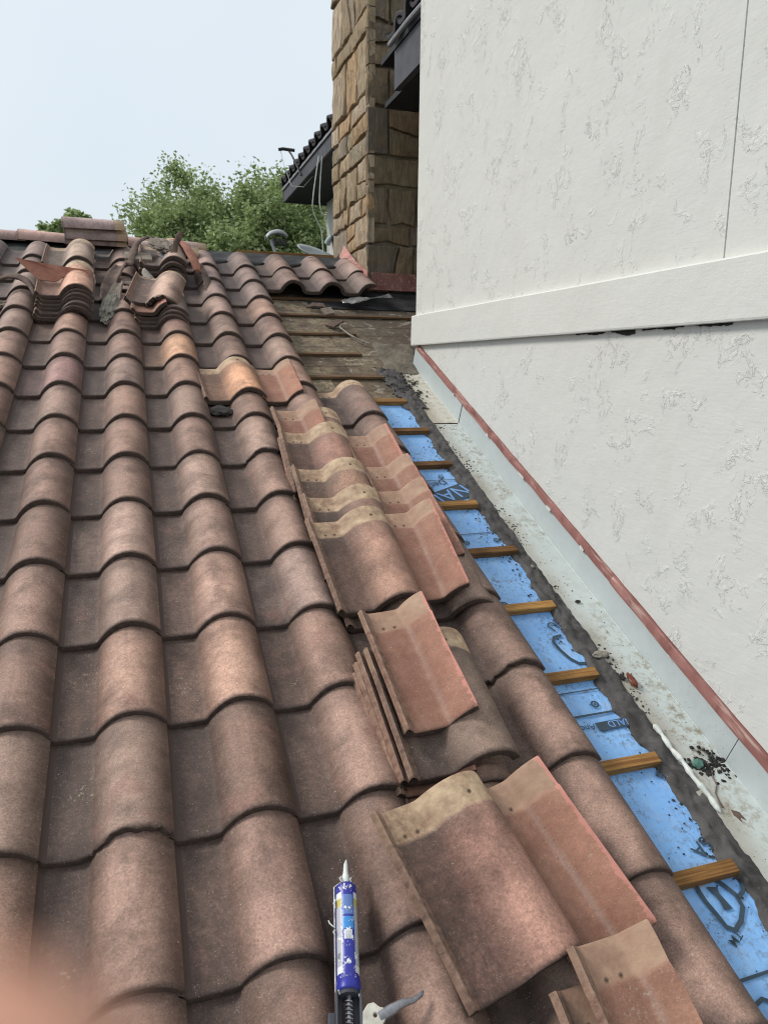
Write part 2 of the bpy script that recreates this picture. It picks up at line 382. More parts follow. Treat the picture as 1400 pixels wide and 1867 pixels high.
def stucco(name, base, skip=1.0, fine=1.0):
    m = NT(name); co = m.coord()
    a = m.noise(co, 1.1, 4, 0.5)
    col = m.mix(m.ramp(a, [(0.3, 0), (0.7, 1)]), base, tuple(c * 1.04 for c in base))
    # torn ridges of skip trowel plaster, only in scattered patches, run mostly down the wall
    v = m.mapping(co, (1, 1.0, 0.95), (0.35, 0, 0))
    p1 = m.noise(v, 19, 6, 0.66, 0.6); gate = m.noise(m.mapping(co, (1, 1.15, 0.90), (0.5, 0, 0)), 6.0, 5, 0.66, 0.5)
    g = m.ramp(gate, [(0.525, 0.0), (0.63, 1.0)])
    t1 = m.ramp(p1, [(0.500, 0.0), (0.520, 1.0)])
    rid = m.math('MULTIPLY', t1, g)
    f = m.noise(co, 170, 3, 0.6)
    tro = m.noise(m.mapping(co, (1, 3, 16), (0.25, 0, 0)), 6.0, 3, 0.5)
    dirt = m.ramp(m.noise(m.mapping(co, (1, 1.6, 0.35)), 2.4, 5, 0.6), [(0.52, 0.0), (0.75, 0.16)])
    col = m.mix(dirt, col, (0.50, 0.47, 0.40))
    b1 = m.bump(rid, 0.85 * skip, 0.0027); b2 = m.bump(m.math('ADD', m.math('MULTIPLY', f, 0.35 * fine), m.math('MULTIPLY', tro, 0.5)), 0.34, 0.0040, m.bump(m.noise(co, 3.2, 4, 0.55), 0.35, 0.03, b1))
    return m.done(col, 0.85, b2, None, 0.25)
M_stucco = stucco('white_stucco', (0.655, 0.650, 0.610))
M_band = stucco('trim_stucco', (0.665, 0.658, 0.615), 0.0, 2.2)

def stonemat():
    m = NT('sandstone'); co = m.coord(); oi = m.n('ShaderNodeObjectInfo'); off = m.math('MULTIPLY', oi.outputs['Random'], 30)
    c = m.n('ShaderNodeVectorMath', operation='ADD'); m.l(co, c.inputs[0]); m.l(m.comb(off, off, off), c.inputs[1]); v = c.outputs[0]
    a = m.noise(v, 6, 5, 0.62, 0.8); b = m.noise(m.mapping(v, (1, 1, 0.22)), 26, 7, 0.75, 0.6)
    col = m.mix(m.ramp(a, [(0.36, 0.0), (0.6, 1.0)]), oi.outputs['Color'], m.mix(0.30, oi.outputs['Color'], (0.42, 0.24, 0.10)))
    col = m.mix(m.ramp(b, [(0.42, 0.0), (0.60, 0.65)]), col, (0.13, 0.095, 0.060))
    col = m.mix(m.ramp(m.noise(v, 3.0, 3), [(0.6, 0.0), (0.75, 0.5)]), col, (0.33, 0.31, 0.25))
    return m.done(col, 0.9, m.bump(m.math('ADD', b, m.math('MULTIPLY', a, 1.2)), 0.95, 0.026))
M_stone = stonemat()
M_joint = simple('mortar_joint', (0.17, 0.14, 0.105), (0.30, 0.25, 0.18), 14, 0.95, 0.8, 60, 0.008)
M_felt = simple('black_sheet', (0.014, 0.014, 0.015), (0.050, 0.048, 0.048), 9, 0.75, 0.8, 26, 0.008)
M_darkpaint = simple('dark_grey_paint', (0.045, 0.045, 0.055), (0.085, 0.085, 0.10), 6, 0.6, 0.2, 40)
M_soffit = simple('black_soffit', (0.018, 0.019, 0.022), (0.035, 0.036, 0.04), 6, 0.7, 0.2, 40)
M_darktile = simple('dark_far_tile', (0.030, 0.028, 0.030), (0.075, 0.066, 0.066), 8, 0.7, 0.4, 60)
M_gutter = simple('grey_gutter_metal', (0.20, 0.20, 0.22), (0.34, 0.34, 0.36), 10, 0.5, 0.2, 50)
M_dish = simple('grey_dish', (0.42, 0.46, 0.47), (0.55, 0.58, 0.58), 6, 0.45, 0.1, 50)
M_black = simple('black_plastic', (0.02, 0.02, 0.022), (0.05, 0.05, 0.052), 20, 0.5, 0.2)
M_cable = simple('white_cable', (0.55, 0.58, 0.52), (0.7, 0.72, 0.66), 10, 0.5, 0.1)
M_foil = simple('crumpled_foil', (0.28, 0.27, 0.26), (0.5, 0.49, 0.47), 16, 0.35, 0.6, 40, 0.006, 0.5)
M_steel = simple('worn_steel', (0.20, 0.20, 0.22), (0.42, 0.42, 0.44), 30, 0.42, 0.4, 120, 0.001, 0.7)
M_castw = simple('caulk_smeared_bracket', (0.45, 0.42, 0.35), (0.70, 0.66, 0.57), 26, 0.6, 0.6, 90, 0.002)
M_grass = simple('ground_grass', (0.035, 0.05, 0.02), (0.075, 0.095, 0.04), 1.5, 0.95, 0.5, 12, 0.05)
M_bark = simple('bark', (0.05, 0.04, 0.03), (0.11, 0.09, 0.07), 6, 0.95, 0.8, 30, 0.02)
M_cement = simple('old_cement', (0.10, 0.083, 0.064), (0.25, 0.21, 0.16), 9, 0.92, 0.9, 34, 0.012)

# ------------------------------------------------------------------ ground
gm = MB()
n = 24; S = 300
for i in range(n + 1):
    for j in range(n + 1):
        x = -S + 2*S*i/n; y = -S + 2*S*j/n
        gm.v.append(Vector((x, y, -4.2 + 0.25 * noise.noise(Vector((x*0.02, y*0.02, 0))))))
for i in range(n):
    for j in range(n):
        a = i*(n+1)+j; gm.f.append((a, a+n+1, a+n+2, a+1)); gm.m.append(0)
tag(gm.obj('ground', M_grass), kind='structure')

# ------------------------------------------------------------------ clay tile meshes
PROF = [(-0.040, 0.010), (-0.035, 0.024), (-0.028, 0.0265), (-0.023, 0.017), (-0.018, 0.017), (-0.014, 0.009), (-0.007, 0.003), (0.002, 0.0), (0.03, -0.001), (0.065, -0.001), (0.088, 0.0), (0.0955, 0.0022)]
for k_ in range(17):
    a_ = math.radians(166 - 146*k_/16)
    PROF.append((0.1985 + 0.0995*math.cos(a_), 0.0800*math.sin(a_)**(1.75 if a_ > math.pi/2 else 1.05)))
PROF[-1] = (0.2915, 0.0300); PROF.append((0.2960, 0.0235))
def tile_mesh(xmax=9.9, cut=False, seed=0, ymin=0.0, ymax=TL, jag=0.0, jagtail=0.0, name='roof_tile'):
    rnd = random.Random(seed)
    P = [p for p in PROF if p[0] < xmax - 1e-6]
    if xmax < 0.295:
        for (x0, z0), (x1, z1) in zip(PROF, PROF[1:]):
            if x0 <= xmax < x1:
                t = (xmax - x0) / (x1 - x0); P.append((xmax, z0 + t * (z1 - z0)))
    T = 0.0155
    nr = []
    for i in range(len(P)):
        a = P[max(i-1, 0)]; b = P[min(i+1, len(P)-1)]
        dx, dz = b[0]-a[0], b[1]-a[1]; l = math.hypot(dx, dz); nr.append((-dz/l, dx/l))
    Ys = [0.0, 0.0014, 0.0035, 0.010, 0.06, 0.13, 0.20, 0.27, 0.33, 0.366, 0.374, 0.42, 0.454, 0.46]
    Ys = [ymin + (ymax-ymin) * y / TL if (ymin > 0 or ymax < TL) else y for y in Ys]
    drop = [0.0042, 0.0018, 0.0005, 0.0, 0, 0, 0, 0, 0, 0.0005, 0.0032, 0.0034, 0.0036, 0.006]
    vs = []; uv = []; nP = len(P); nY = len(Ys)
    o1 = rnd.uniform(0, 50)
    jt = [rnd.uniform(-jagtail, jagtail) if jagtail else 0.0015 * noise.noise(Vector((p[0]*60, o1, 0))) for p in P]
    for side in (0, 1):
        for j, y in enumerate(Ys):
            fall = max(0.0, 1 - j / 4.0)
            for i, (x, z) in enumerate(P):
                wob = 0.0012 * noise.noise(Vector((x*14, y*9, o1)))
                yy = y + jt[i] * fall
                xx = x
                if jag and i == nP - 1: xx = x + rnd.uniform(-jag, jag)
                if side == 0:
                    zz = z + wob - drop[j]
                    vs.append((xx, yy, zz))
                else:
                    tt = T if j not in (0,) else T - 0.001
                    tt = T + (0.0105 if j < 4 else 0.005 if j < 6 else 0)
                    vs.append((xx - nr[i][0]*tt, yy, z + wob - nr[i][1]*tt))
                uv.append((x, y))
    fs = []; mi = []
    H = nP * nY
    for j in range(nY - 1):
        for i in range(nP - 1):
            a = j*nP + i
            fs.append((a, a+1, a+1+nP, a+nP)); mi.append(0)
            fs.append((H+a, H+a+nP, H+a+1+nP, H+a+1)); mi.append(1)
    for i in range(nP - 1):
        fs.append((i, H+i, H+i+1, i+1)); mi.append(2)
        b = (nY-1)*nP + i
        fs.append((b, b+1, H+b+1, H+b)); mi.append(0)
    for j in range(nY - 1):
        a = j*nP; fs.append((a, a+nP, H+a+nP, H+a)); mi.append(0)
        b = j*nP + nP - 1; fs.append((b, H+b, H+b+nP, b+nP)); mi.append(3 if cut else 0)
    me = bpy.data.meshes.new(name)
    me.from_pydata(vs, [], fs)
    for mm in ([M_cut if cut else M_tile, M_under, M_lip, M_raw]): me.materials.append(mm)
    ul = me.uv_layers.new(name='UVMap')
    for lp in me.loops: ul.data[lp.index].uv = uv[lp.vertex_index]
    for p, k in zip(me.polygons, mi): p.material_index = k
    me.polygons.foreach_set('use_smooth', [True]*len(me.polygons))
    me.set_sharp_from_angle(angle=math.radians(50))
    me.update()
    return me

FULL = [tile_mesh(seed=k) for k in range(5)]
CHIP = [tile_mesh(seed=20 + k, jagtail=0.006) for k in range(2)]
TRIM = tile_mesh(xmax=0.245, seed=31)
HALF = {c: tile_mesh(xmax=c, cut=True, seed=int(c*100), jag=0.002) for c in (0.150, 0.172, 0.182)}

DARKT = FULL[0].copy(); DARKT.materials.clear()
for _ in range(4): DARKT.materials.append(M_darktile)
PAL = [(0.250, 0.160, 0.130), (0.215, 0.140, 0.116), (0.270, 0.172, 0.138), (0.200, 0.136, 0.114), (0.285, 0.180, 0.142), (0.235, 0.162, 0.136), (0.190, 0.122, 0.100), (0.255, 0.156, 0.126)]

# ------------------------------------------------------------------ the tiled roof
roof = empty('tiled_roof', 'sloping clay tile roof stripped back along the white wall', 'roof', RROT.copy())

def rbox(mb, u0, u1, v0, v1, w0, w1, mi=0): mb.box((u0, v0, w0), (u1, v1, w1), mi)

dk = MB()
def sheet(mb, u0, u1, v0, v1, w0, nu, nv, amp=0.0, thick=0.018, fr=2.0, mi=0):
    b = len(mb.v)
    for j in range(nv + 1):
        for i in range(nu + 1):
            u = u0 + (u1-u0)*i/nu; v = v0 + (v1-v0)*j/nv
            mb.v.append(Vector((u, v, w0 + amp * noise.noise(Vector((u*fr, v*fr, 3))))))
    for j in range(nv):
        for i in range(nu):
            a = b + j*(nu+1)+i; mb.f.append((a, a+1, a+nu+2, a+nu+1)); mb.m.append(mi)
# boards of the bare deck, seen where the tiles are off, one board per course and a bit
DW = -0.050
pl = -1.475
k = 0
while pl < 1.44:
    hgt = random.choice((0.17, 0.19, 0.21)); top = min(pl + hgt, 1.45)
    b = MB()
    u0 = -3.6; u1 = 2.35 if pl < -0.3 else 3.6
    if pl < -0.86: u1 = 2.012
    js = sorted([u0, u1] + [random.uniform(1.35, 1.9)])
    b.box((u0, pl + 0.0025, DW - 0.02), (js[1] - 0.0015, top - 0.0025, DW - random.uniform(0.0, 0.003)))
    o = b.obj('deck_board', M_deck, roof)
    if js[1] < u1 - 0.05:
        b = MB(); b.box((js[1] + 0.0015, pl + 0.0025, DW - 0.02), (u1, top - 0.0025, DW - random.uniform(0.0, 0.003))); b.obj('deck_board', M_deck, roof)
    pl = top; k += 1
b = MB(); b.box((-3.6, -6.6, DW - 0.045), (2.6, 1.45, DW - 0.0215)); b.box((2.6, -0.9, DW - 0.045), (3.6, 1.45, DW - 0.0215))
b.obj('sheathing', M_deck, roof)
# blue underlayment (dry-in membrane) with ripples
b = MB(); sheet(b, -3.6, 1.2, -6.6, -1.47, DW + 0.003, 20, 20, 0.002, fr=6.0); sheet(b, 1.2, 1.86, -5.4, -1.47, DW + 0.003, 60, 300, 0.0030, fr=11.0)
bl = b.obj('blue_underlayment', M_blue, roof, smooth=True)
bl['label'] = 'bright blue printed underlayment with dirt between wood battens'

# battens
def batten(r, u0, u1, mat, hh=0.030, wd=0.038, skew=0.0, v=None):
    mb = MB(); vv = -r * B if v is None else v
    nseg = 10; z0 = DW + 0.0045
    for s_ in range(nseg):
        pass
    vs = []; fs = []
    for s_ in range(nseg + 1):
        t = s_ / nseg; u = u0 + (u1-u0)*t
        sag = 0.0012 * noise.noise(Vector((u*3, r, 1))); dv = skew * t + 0.0018 * noise.noise(Vector((u*4, r, 7)))
        vs += [(u, vv - 0.004 + dv, z0), (u, vv - 0.004 + wd + dv, z0), (u, vv - 0.004 + wd + dv, z0 + hh - 0.004 + sag), (u, vv - 0.004 + dv, z0 + hh - 0.004 + sag)]
    for s_ in range(nseg):
        a = s_*4
        for q in range(4): fs.append((a+q, a+4+q, a+4+(q+1) % 4, a+(q+1) % 4))
    fs.append((0, 1, 2, 3)); fs.append((nseg*4+3, nseg*4+2, nseg*4+1, nseg*4))
    mb.add(vs, fs)
    return bevel(mb.obj('batten', mat, roof), 0.0015, 1)
ends = {4: 1.776, 5: 1.786, 6: 1.783, 7: 1.771, 8: 1.803, 9: 1.796, 10: 1.776, 11: 1.779, 12: 1.782, 13: 1.79}
for r in range(-3, 15):
    if r in (-2, -3): batten(r, -3.4, 2.05, M_woodold)
    elif r == -1: batten(r, -3.4, 2.02, M_woodold, 0.019)
    elif r == 0: batten(r, -3.4, 2.38, M_woodold, 0.019, 0.030)
    elif r in (1, 2, 3): batten(r, -3.4, {1: 1.76, 2: 1.70, 3: 1.75}[r], M_woodold, 0.020, 0.030)
    else: batten(r, -3.4, ends.get(r, 1.78), M_wood, 0.030, 0.040, random.uniform(-0.004, 0.006))

# laid tiles
rt = random.Random(3)
def laid(col, row, me, du=0, dv=0, dw=0, yaw=0, tint=None):
    o = bpy.data.objects.new('roof_tile', me); COL.objects.link(o); o.parent = roof
    o.location = (A*col + du + rt.uniform(-0.002, 0.002), -B*row + dv + rt.uniform(-0.005, 0.005), 0.0245 + dw + rt.uniform(0, 0.0025))
    o.rotation_euler = (-0.0550 + rt.uniform(-0.003, 0.003), rt.uniform(-0.006, 0.006), yaw + rt.uniform(-0.008, 0.008))
    c = tint or rt.choice(PAL); k = rt.uniform(0.78, 1.16)
    o.color = (c[0]*k*0.86, c[1]*k*0.82, c[2]*k*0.76, 0)
    return o
special = {(1, 3): (0.40, 0.235, 0.155), (0, 4): (0.24, 0.165, 0.14), (1, 9): (0.30, 0.195, 0.16), (1, 10): (0.34, 0.215, 0.17), (0, 8): (0.29, 0.20, 0.17),
           (-1, 4): (0.27, 0.16, 0.15), (0, 9): (0.28, 0.195, 0.165), (2, 8): (0.27, 0.18, 0.15), (1, 8): (0.28, 0.19, 0.16), (2, 9): (0.24, 0.17, 0.15), (1, 12): (0.28, 0.18, 0.15)}
for row in range(13, -3, -1):
    for col in range(-7, 7):
        if col >= 5 and row > -1: continue
        if col == 4 and 0 <= row <= 4: continue
        me = rt.choice(FULL)
        if row == 10 and col == 4: me = CHIP[0]
        if (col, row) in ((0, 11), (2, 6)): me = CHIP[1]
        if col == 6: me = TRIM
        dw = 0; dv = 0
        if row == -1 and col >= 4: dw = 0.006; dv = -0.005*(col-3)
        tint = special.get((col, row))
        if tint is None and col == 4: tint = rt.choice([(0.185, 0.122, 0.102), (0.20, 0.132, 0.11), (0.17, 0.115, 0.10)])
        if tint is None and row <= 0: tint = rt.choice([(0.25, 0.175, 0.155), (0.22, 0.155, 0.14), (0.20, 0.145, 0.13), (0.27, 0.185, 0.16)])
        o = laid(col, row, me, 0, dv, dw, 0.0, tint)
        if (col, row) == (4, 5): o.color[3] = 1.0

b = MB(); sheet(b, 1.55, 3.2, 0.20, 1.0, DW + 0.006, 40, 20, 0.006, fr=9.0)  # dark sheet added for the deep shade below tiles and chimney flashing
b.obj('black_sheet', M_felt, roof, smooth=True)
# ridge: back slope, felt, nailer board, ridge caps
b = MB(); sheet(b, -3.6, 3.6, 1.02, 1.60, DW + 0.009, 60, 14, 0.012, fr=9.0)
fo = b.obj('black_sheet', M_felt, roof, smooth=True)
RB = 1.60
Pr = W(0, RB, DW)
b = MB()
ridge_y, ridge_z = Pr.y, Pr.z
b.add([RROT.inverted() @ Vector(p) for p in ((-3.6, ridge_y, ridge_z), (3.6, ridge_y, ridge_z), (3.6, ridge_y + 5.5, ridge_z - 2.4), (-3.6, ridge_y + 5.5, ridge_z - 2.4))], [(0, 1, 2, 3)])
b.obj('back_slope', M_felt, roof)
inv = RROT.inverted()
b = MB()
b.box((1.155, 1.395, 0.555), (2.04, 1.43, 0.609), M=inv)
bevel(b.obj('ridge_board', M_wood, roof), 0.002, 1)
# a drape of torn black felt hanging over the tile heads right of the caps
b = MB(); nu = 70
for i in range(nu + 1):
    u = 0.86 + (2.10 - 0.86) * i / nu
    ph = ((u - A*2) / A) % 1.0
    arch = 0.074 * max(0.0, math.sin(math.pi * min(1, max(0, (ph - 0.33) / 0.62))))
    for j, (v, h) in enumerate(((1.50, -0.012), (1.42, -0.012), (1.33, -0.012), (1.22, -0.006), (1.11, 0.006))):
        k2 = [0, 0.0, 0.25, 0.75, 1.0][j]
        vv = v + (0.05 * noise.noise(Vector((u*9, 1, 0))) if j == 4 else 0) - (0.05*math.cos(2*math.pi*ph) if j == 4 else 0)
        b.v.append(Vector((u, vv, h + arch * k2 * 0.95 + 0.006 + 0.006 * noise.noise(Vector((u*20, v*20, 0))))))
for i in range(nu):
    for j in range(4):
        a = i*5 + j; b.f.append((a, a+1, a+6, a+5)); b.m.append(0)
fl = b.obj('torn_felt', M_felt, roof, smooth=True, angle=60)
sl = fl.modifiers.new('s', 'SOLIDIFY'); sl.thickness = 0.003

def cap_mesh(Ln=0.45, r0=0.096, r1=0.086, seed=0):
    vs = []; uv = []; nA = 15; rnd = random.Random(seed)
    st = [0, 0.004, 0.02, Ln*0.5, Ln-0.075, Ln - 0.07, Ln - 0.004, Ln]
    for side in (0, 1):
        for x in st:
            r = r0 + (r1-r0)*x/Ln - (0.014 if side else 0)
            if x in (0, Ln) and side == 0: r -= 0.004
            for k in range(nA):
                a = math.radians(-2 + 184*k/(nA-1))
                vs.append((x, math.cos(a)*r, math.sin(a)*r*0.95)); uv.append((0.10 + 0.16*k/(nA-1), min(x*0.80, 0.353) if x < Ln-0.072 else 0.40))
    H = nA*len(st); fs = []; mi = []
    for j in range(len(st)-1):
        for i in range(nA-1):
            a = j*nA+i; fs.append((a, a+1, a+1+nA, a+nA)); mi.append(0); fs.append((H+a, H+a+nA, H+a+1+nA, H+a+1)); mi.append(1)
    for i in range(nA-1):
        fs.append((i, H+i, H+i+1, i+1)); mi.append(0); b_ = (len(st)-1)*nA+i; fs.append((b_, b_+1, H+b_+1, H+b_)); mi.append(0)
    for j in range(len(st)-1):
        a = j*nA; fs.append((a, a+nA, H+a+nA, H+a)); mi.append(0); b_ = a+nA-1; fs.append((b_, H+b_, H+b_+nA, b_+nA)); mi.append(0)
    me = bpy.data.meshes.new('ridge_cap'); me.from_pydata(vs, [], fs)
    for m_ in (M_tile, M_under): me.materials.append(m_)
    ul = me.uv_layers.new(name='UVMap')
    for lp in me.loops: ul.data[lp.index].uv = uv[lp.vertex_index]
    for p, k in zip(me.polygons, mi): p.material_index = k
    me.polygons.foreach_set('use_smooth', [True]*len(me.polygons)); me.set_sharp_from_angle(angle=math.radians(45))
    return me
CAP = cap_mesh()
rc = random.Random(5)
x = -3.3
while x < 0.5:
    o = bpy.data.objects.new('ridge_cap', CAP); COL.objects.link(o); o.parent = roof
    z = 0.590 + 0.004*rc.uniform(-1, 1) - 0.008*max(0, x)
    o.matrix_local = inv @ Matrix.Translation((x, 1.45, z)) @ Matrix.Rotation(rc.uniform(-0.01, 0.01) + (0.02), 4, 'Y') @ Matrix.Rotation(rc.uniform(-0.015, 0.015), 4, 'Z')
    c = rc.choice(PAL); o.color = (c[0]*1.25, c[1]*1.22, c[2]*1.25, 1)
    x += 0.385
x_end = x
# last cap at the right, reversed end showing
o = bpy.data.objects.new('ridge_cap', CAP); COL.objects.link(o); o.parent = roof
o.matrix_local = inv @ Matrix.Translation((0.44, 1.45, 0.588)) @ Matrix.Rotation(0.035, 4, 'Y'); o.color = (0.33, 0.225, 0.20, 1)

# ------------------------------------------------------------------ wall flashing, sealant
FX = 2.012
b = MB()
FT = DW + 0.007
def panp(v0, v1, mat, lift=0.0):
    nv = max(4, int(abs(v1-v0)/0.06)); mb = MB()
    for j in range(nv+1):
        v = v0 + (v1-v0)*j/nv
        for u in (1.835, 1.89, 1.95, FX):
            mb.v.append(Vector((u, v, FT + lift + (0.0022*noise.noise(Vector((u*8, v*3, 0))) if u < FX else 0))))
    for j in range(nv):
        for i in range(3):
            a = j*4+i; mb.f.append((a, a+1, a+5, a+4)); mb.m.append(0)
    o = mb.obj('flashing_pan', mat, roof, smooth=True); return o
panp(-4.105, -1.735, M_flash); panp(-6.5, -4.11, M_flash, 0.0035); panp(-1.73, -0.93, M_flashold, 0.0035)
def upst(v0, v1, mat, off):
    mb = MB(); mb.box((FX - off, v0, FT - 0.002), (FX + 0.0015 - off, v1, 0.085)); return mb.obj('flashing_upstand', mat, roof)
upst(-4.105, -1.735, M_flashv, 0.0); upst(-6.5, -4.11, M_flashv, 0.003); upst(-1.73, -0.90, M_flashv, 0.003)
# bent crease highlight: a small folded hem where pan turns up
b = MB(); b.tube([(FX - 0.0025, v/10, FT + 0.002) for v in range(-65, -9, 2)], 0.0022, 6); b.obj('flashing_fold', M_flash, roof, smooth=True)
# red painted counter flashing, in two lengths, drip edge leaning out
def counter(v0, v1, off):
    mb = MB(); nv = int(abs(v1-v0)/0.05); rr = random.Random(int(off*1e4)+2)
    prof = [(FX+0.006, 0.120), (FX-0.003-off, 0.116), (FX-0.009-off, 0.100), (FX-0.008-off, 0.083), (FX-0.004-off, 0.081)]
    for j in range(nv+1):
        v = v0+(v1-v0)*j/nv; wv = 0.003*noise.noise(Vector((v*7, off*100, 0)))
        for (u, w_) in prof: mb.v.append(Vector((u + wv*0.5, v, w_ + wv)))
    for j in range(nv):
        for i in range(4):
            a = j*5+i; mb.f.append((a, a+5, a+6, a+1)); mb.m.append(0)
    o = mb.obj('counter_flashing', M_red, roof, smooth=True, angle=25); s_ = o.modifiers.new('s', 'SOLIDIFY'); s_.thickness = 0.0018; return o
counter(-3.38, -0.94, 0.0); counter(-6.5, -3.34, 0.004)
# white chips of old paint / caulk under the red edge
for v in (-1.62, -2.12, -2.55, -2.83, -3.13, -3.75):
    mb = MB(); l = random.uniform(0.012, 0.06)
    ys = [v + l*k/5 for k in range(6)]
    vs = [(FX-0.0115, y, 0.080 - random.uniform(0, 0.004)) for y in ys] + [(FX-0.0115, y, 0.088 + random.uniform(0, 0.006)) for y in ys]
    vs += [(FX-0.0095, p[1], p[2]) for p in vs]
    fs = [(k, k+6, k+7, k+1) for k in range(5)] + [(12+k, 13+k, 19+k, 18+k) for k in range(5)] + [(k, k+1, 13+k, 12+k) for k in range(5)] + [(6+k, 18+k, 19+k, 7+k) for k in range(5)]
    mb.add(vs, fs); mb.obj('paint_chip', M_caulk, roof)

# tar band
def tarband(v0, v1, ul, ur, amp, z, seed):
    mb = MB(); nv = int(abs(v1-v0)/0.012); nu = 11
    for j in range(nv+1):
        v = v0+(v1-v0)*j/nv
        eL = ul(v) + amp*(noise.noise(Vector((v*9, seed, 0))) + 0.5*noise.noise(Vector((v*30, seed, 3))) + 0.25*noise.noise(Vector((v*90, seed, 3))))
        eR = ur(v) + 0.35*amp*(noise.noise(Vector((v*8, seed+5, 0))) + 0.8*noise.noise(Vector((v*45, seed+5, 0))))
        for i in range(nu+1):
            t = i/nu; u = eL+(eR-eL)*t
            edge = min(1, 5*min(t, 1-t))
            h = 0.011*edge*(0.45 + 1.3*abs(noise.noise(Vector((u*26, v*9, seed)))) + 0.9*noise.noise(Vector((u*60, v*34, seed))) + 0.4*noise.noise(Vector((u*130, v*90, seed))))
            mb.v.append(Vector((u, v, z + max(h, 0.0) - (0.004 if i in (0, nu) else 0))))
    for j in range(nv):
        for i in range(nu):
            a = j*(nu+1)+i; mb.f.append((a, a+1, a+nu+2, a+nu+1)); mb.m.append(0)
    return mb.obj('tar_sealant', M_tar, roof, smooth=True, angle=80)
tb = tarband(-6.4, -1.42, lambda v: 1.768, lambda v: 1.862, 0.026, FT + 0.001, 1.3)
tb['label'] = 'lumpy dark grey tar sealant strip between underlayment and flashing'
tarband(-1.55, -0.98, lambda v: 1.76 - 0.05*(v+1.5), lambda v: 1.885 - 0.02*(v+1.0), 0.05, FT + 0.004, 4.1)
# gray cement patch at the wall corner
mb = MB(); nn = 26
for j in range(nn+1):
    for i in range(nn+1):
        s_, t = i/nn, j/nn
        u = 1.84 + 0.28*s_ + 0.03*noise.noise(Vector((t*4, 2, 0))) - 0.05*(1-t); v = -1.06 + 0.56*t + 0.05*noise.noise(Vector((s_*4, 5, 0)))
        e = min(1, 5*min(s_, 1-s_, t, 1-t)); 
        mb.v.append(Vector((u, v, FT + 0.003 + e*(0.014 + 0.010*noise.noise(Vector((u*9, v*9, 0))) + 0.004*noise.noise(Vector((u*40, v*40, 0)))) - (0.01 if e == 0 else 0))))
for j in range(nn):
    for i in range(nn):
        a = j*(nn+1)+i; mb.f.append((a, a+1, a+nn+2, a+nn+1)); mb.m.append(0)
mb.obj('cement_patch', M_cement, roof, smooth=True)
# white sealant bead
mb = MB(); pts = []; rs = []
for k in range(36):
    v = -3.93 - 0.34*k/35
    pts.append((1.853 + 0.0025*math.sin(k*0.5) + 0.012*k/35, v, FT + 0.008)); rs.append(0.0088 + 0.0022*math.sin(k*1.05) + 0.001*math.sin(k*2.3) - (0.006 if k in (0, 35) else 0))
mb.tube(pts, 0.01, 10, rs=rs); mb.obj('caulk_bead', M_caulk, roof, smooth=True)

# printed lettering on the underlayment
ZP = DW + 0.0085
def letters(txt, u, v, size, ang, mat, name='printed_lettering', z=ZP, shear=0.0):
    c = bpy.data.curves.new('t', 'FONT'); c.body = txt; c.size = size; c.align_x = 'LEFT'; c.offset = size*0.004; c.shear = shear
    t = bpy.data.objects.new('t', c); COL.objects.link(t)
    dg = bpy.context.evaluated_depsgraph_get(); me = bpy.data.meshes.new_from_object(t.evaluated_get(dg)); 
    bpy.data.objects.remove(t)
    me.materials.clear(); me.materials.append(mat)
    o = bpy.data.objects.new(name, me); COL.objects.link(o); o.parent = roof
    o.location = (u, v, z); o.rotation_euler = (0, 0, ang); return o
def strip(u0, v0, u1, v1, wd, mat=M_ink, name='printed_line', z=ZP):
    a = Vector((u0, v0, 0)); c = Vector((u1, v1, 0)); d = (c-a).normalized(); q = Vector((-d.y, d.x, 0))*wd/2
    mb = MB(); nseg = 8; vs = []
    for k in range(nseg+1):
        p = a.lerp(c, k/nseg); vs += [p+q+Vector((0,0,z)), p-q+Vector((0,0,z))]
    mb.add(vs, [(2*k, 2*k+1, 2*k+3, 2*k+2) for k in range(nseg)]); return mb.obj(name, mat, roof)
def ring(u, v, r0, r1, name='printed_ring'):
    mb = MB(); n_ = 28; vs = []
    for k in range(n_):
        a = 2*math.pi*k/n_; vs += [(u+math.cos(a)*r0, v+math.sin(a)*r0, ZP), (u+math.cos(a)*r1, v+math.sin(a)*r1, ZP)]
    fs = [(2*k, (2*k+2) % (2*n_), (2*k+3) % (2*n_), 2*k+1) for k in range(n_)]
    mb.add(vs, fs)
    vs = [(u+math.cos(2*math.pi*k/14)*r0*0.5, v+math.sin(2*math.pi*k/14)*r0*0.5, ZP) for k in range(14)]
    mb.add(vs, [tuple(range(14))]); return mb.obj(name, M_ink, roof)
def blob(pts, wd, mat=M_ink, closed=True, name='printed_badge'):
    P = [Vector((p[0], p[1], 0)) for p in pts]; n_ = len(P); vs = []
    for i in range(n_):
        a = P[(i-1) % n_] if closed or i > 0 else P[i]; c = P[(i+1) % n_] if closed or i < n_-1 else P[i]
        d = (c-a).normalized(); q = Vector((-d.y, d.x, 0))*wd/2; vs += [P[i]+q+Vector((0,0,ZP)), P[i]-q+Vector((0,0,ZP))]
    m_ = n_ if closed else n_-1
    fs = [(2*k, 2*k+1, (2*k+3) % (2*n_), (2*k+2) % (2*n_)) for k in range(m_)]
    mb = MB(); mb.add(vs, fs); return mb.obj(name, mat, roof)
PI = math.pi
for (vv, u0) in ((-2.335, 1.50), (-2.795, 1.50), (-3.745, 1.50), (-3.848, 1.50), (-4.682, 1.50)):
    strip(u0, vv, 1.84, vv + 0.004, 0.0045 if vv > -3.8 else 0.008)
for (u, v) in ((1.689, -2.305), (1.755, -2.852), (1.605, -2.855), (1.700, -3.806), (1.765, -4.105), (1.60, -3.27)): ring(u, v, 0.0085, 0.015)
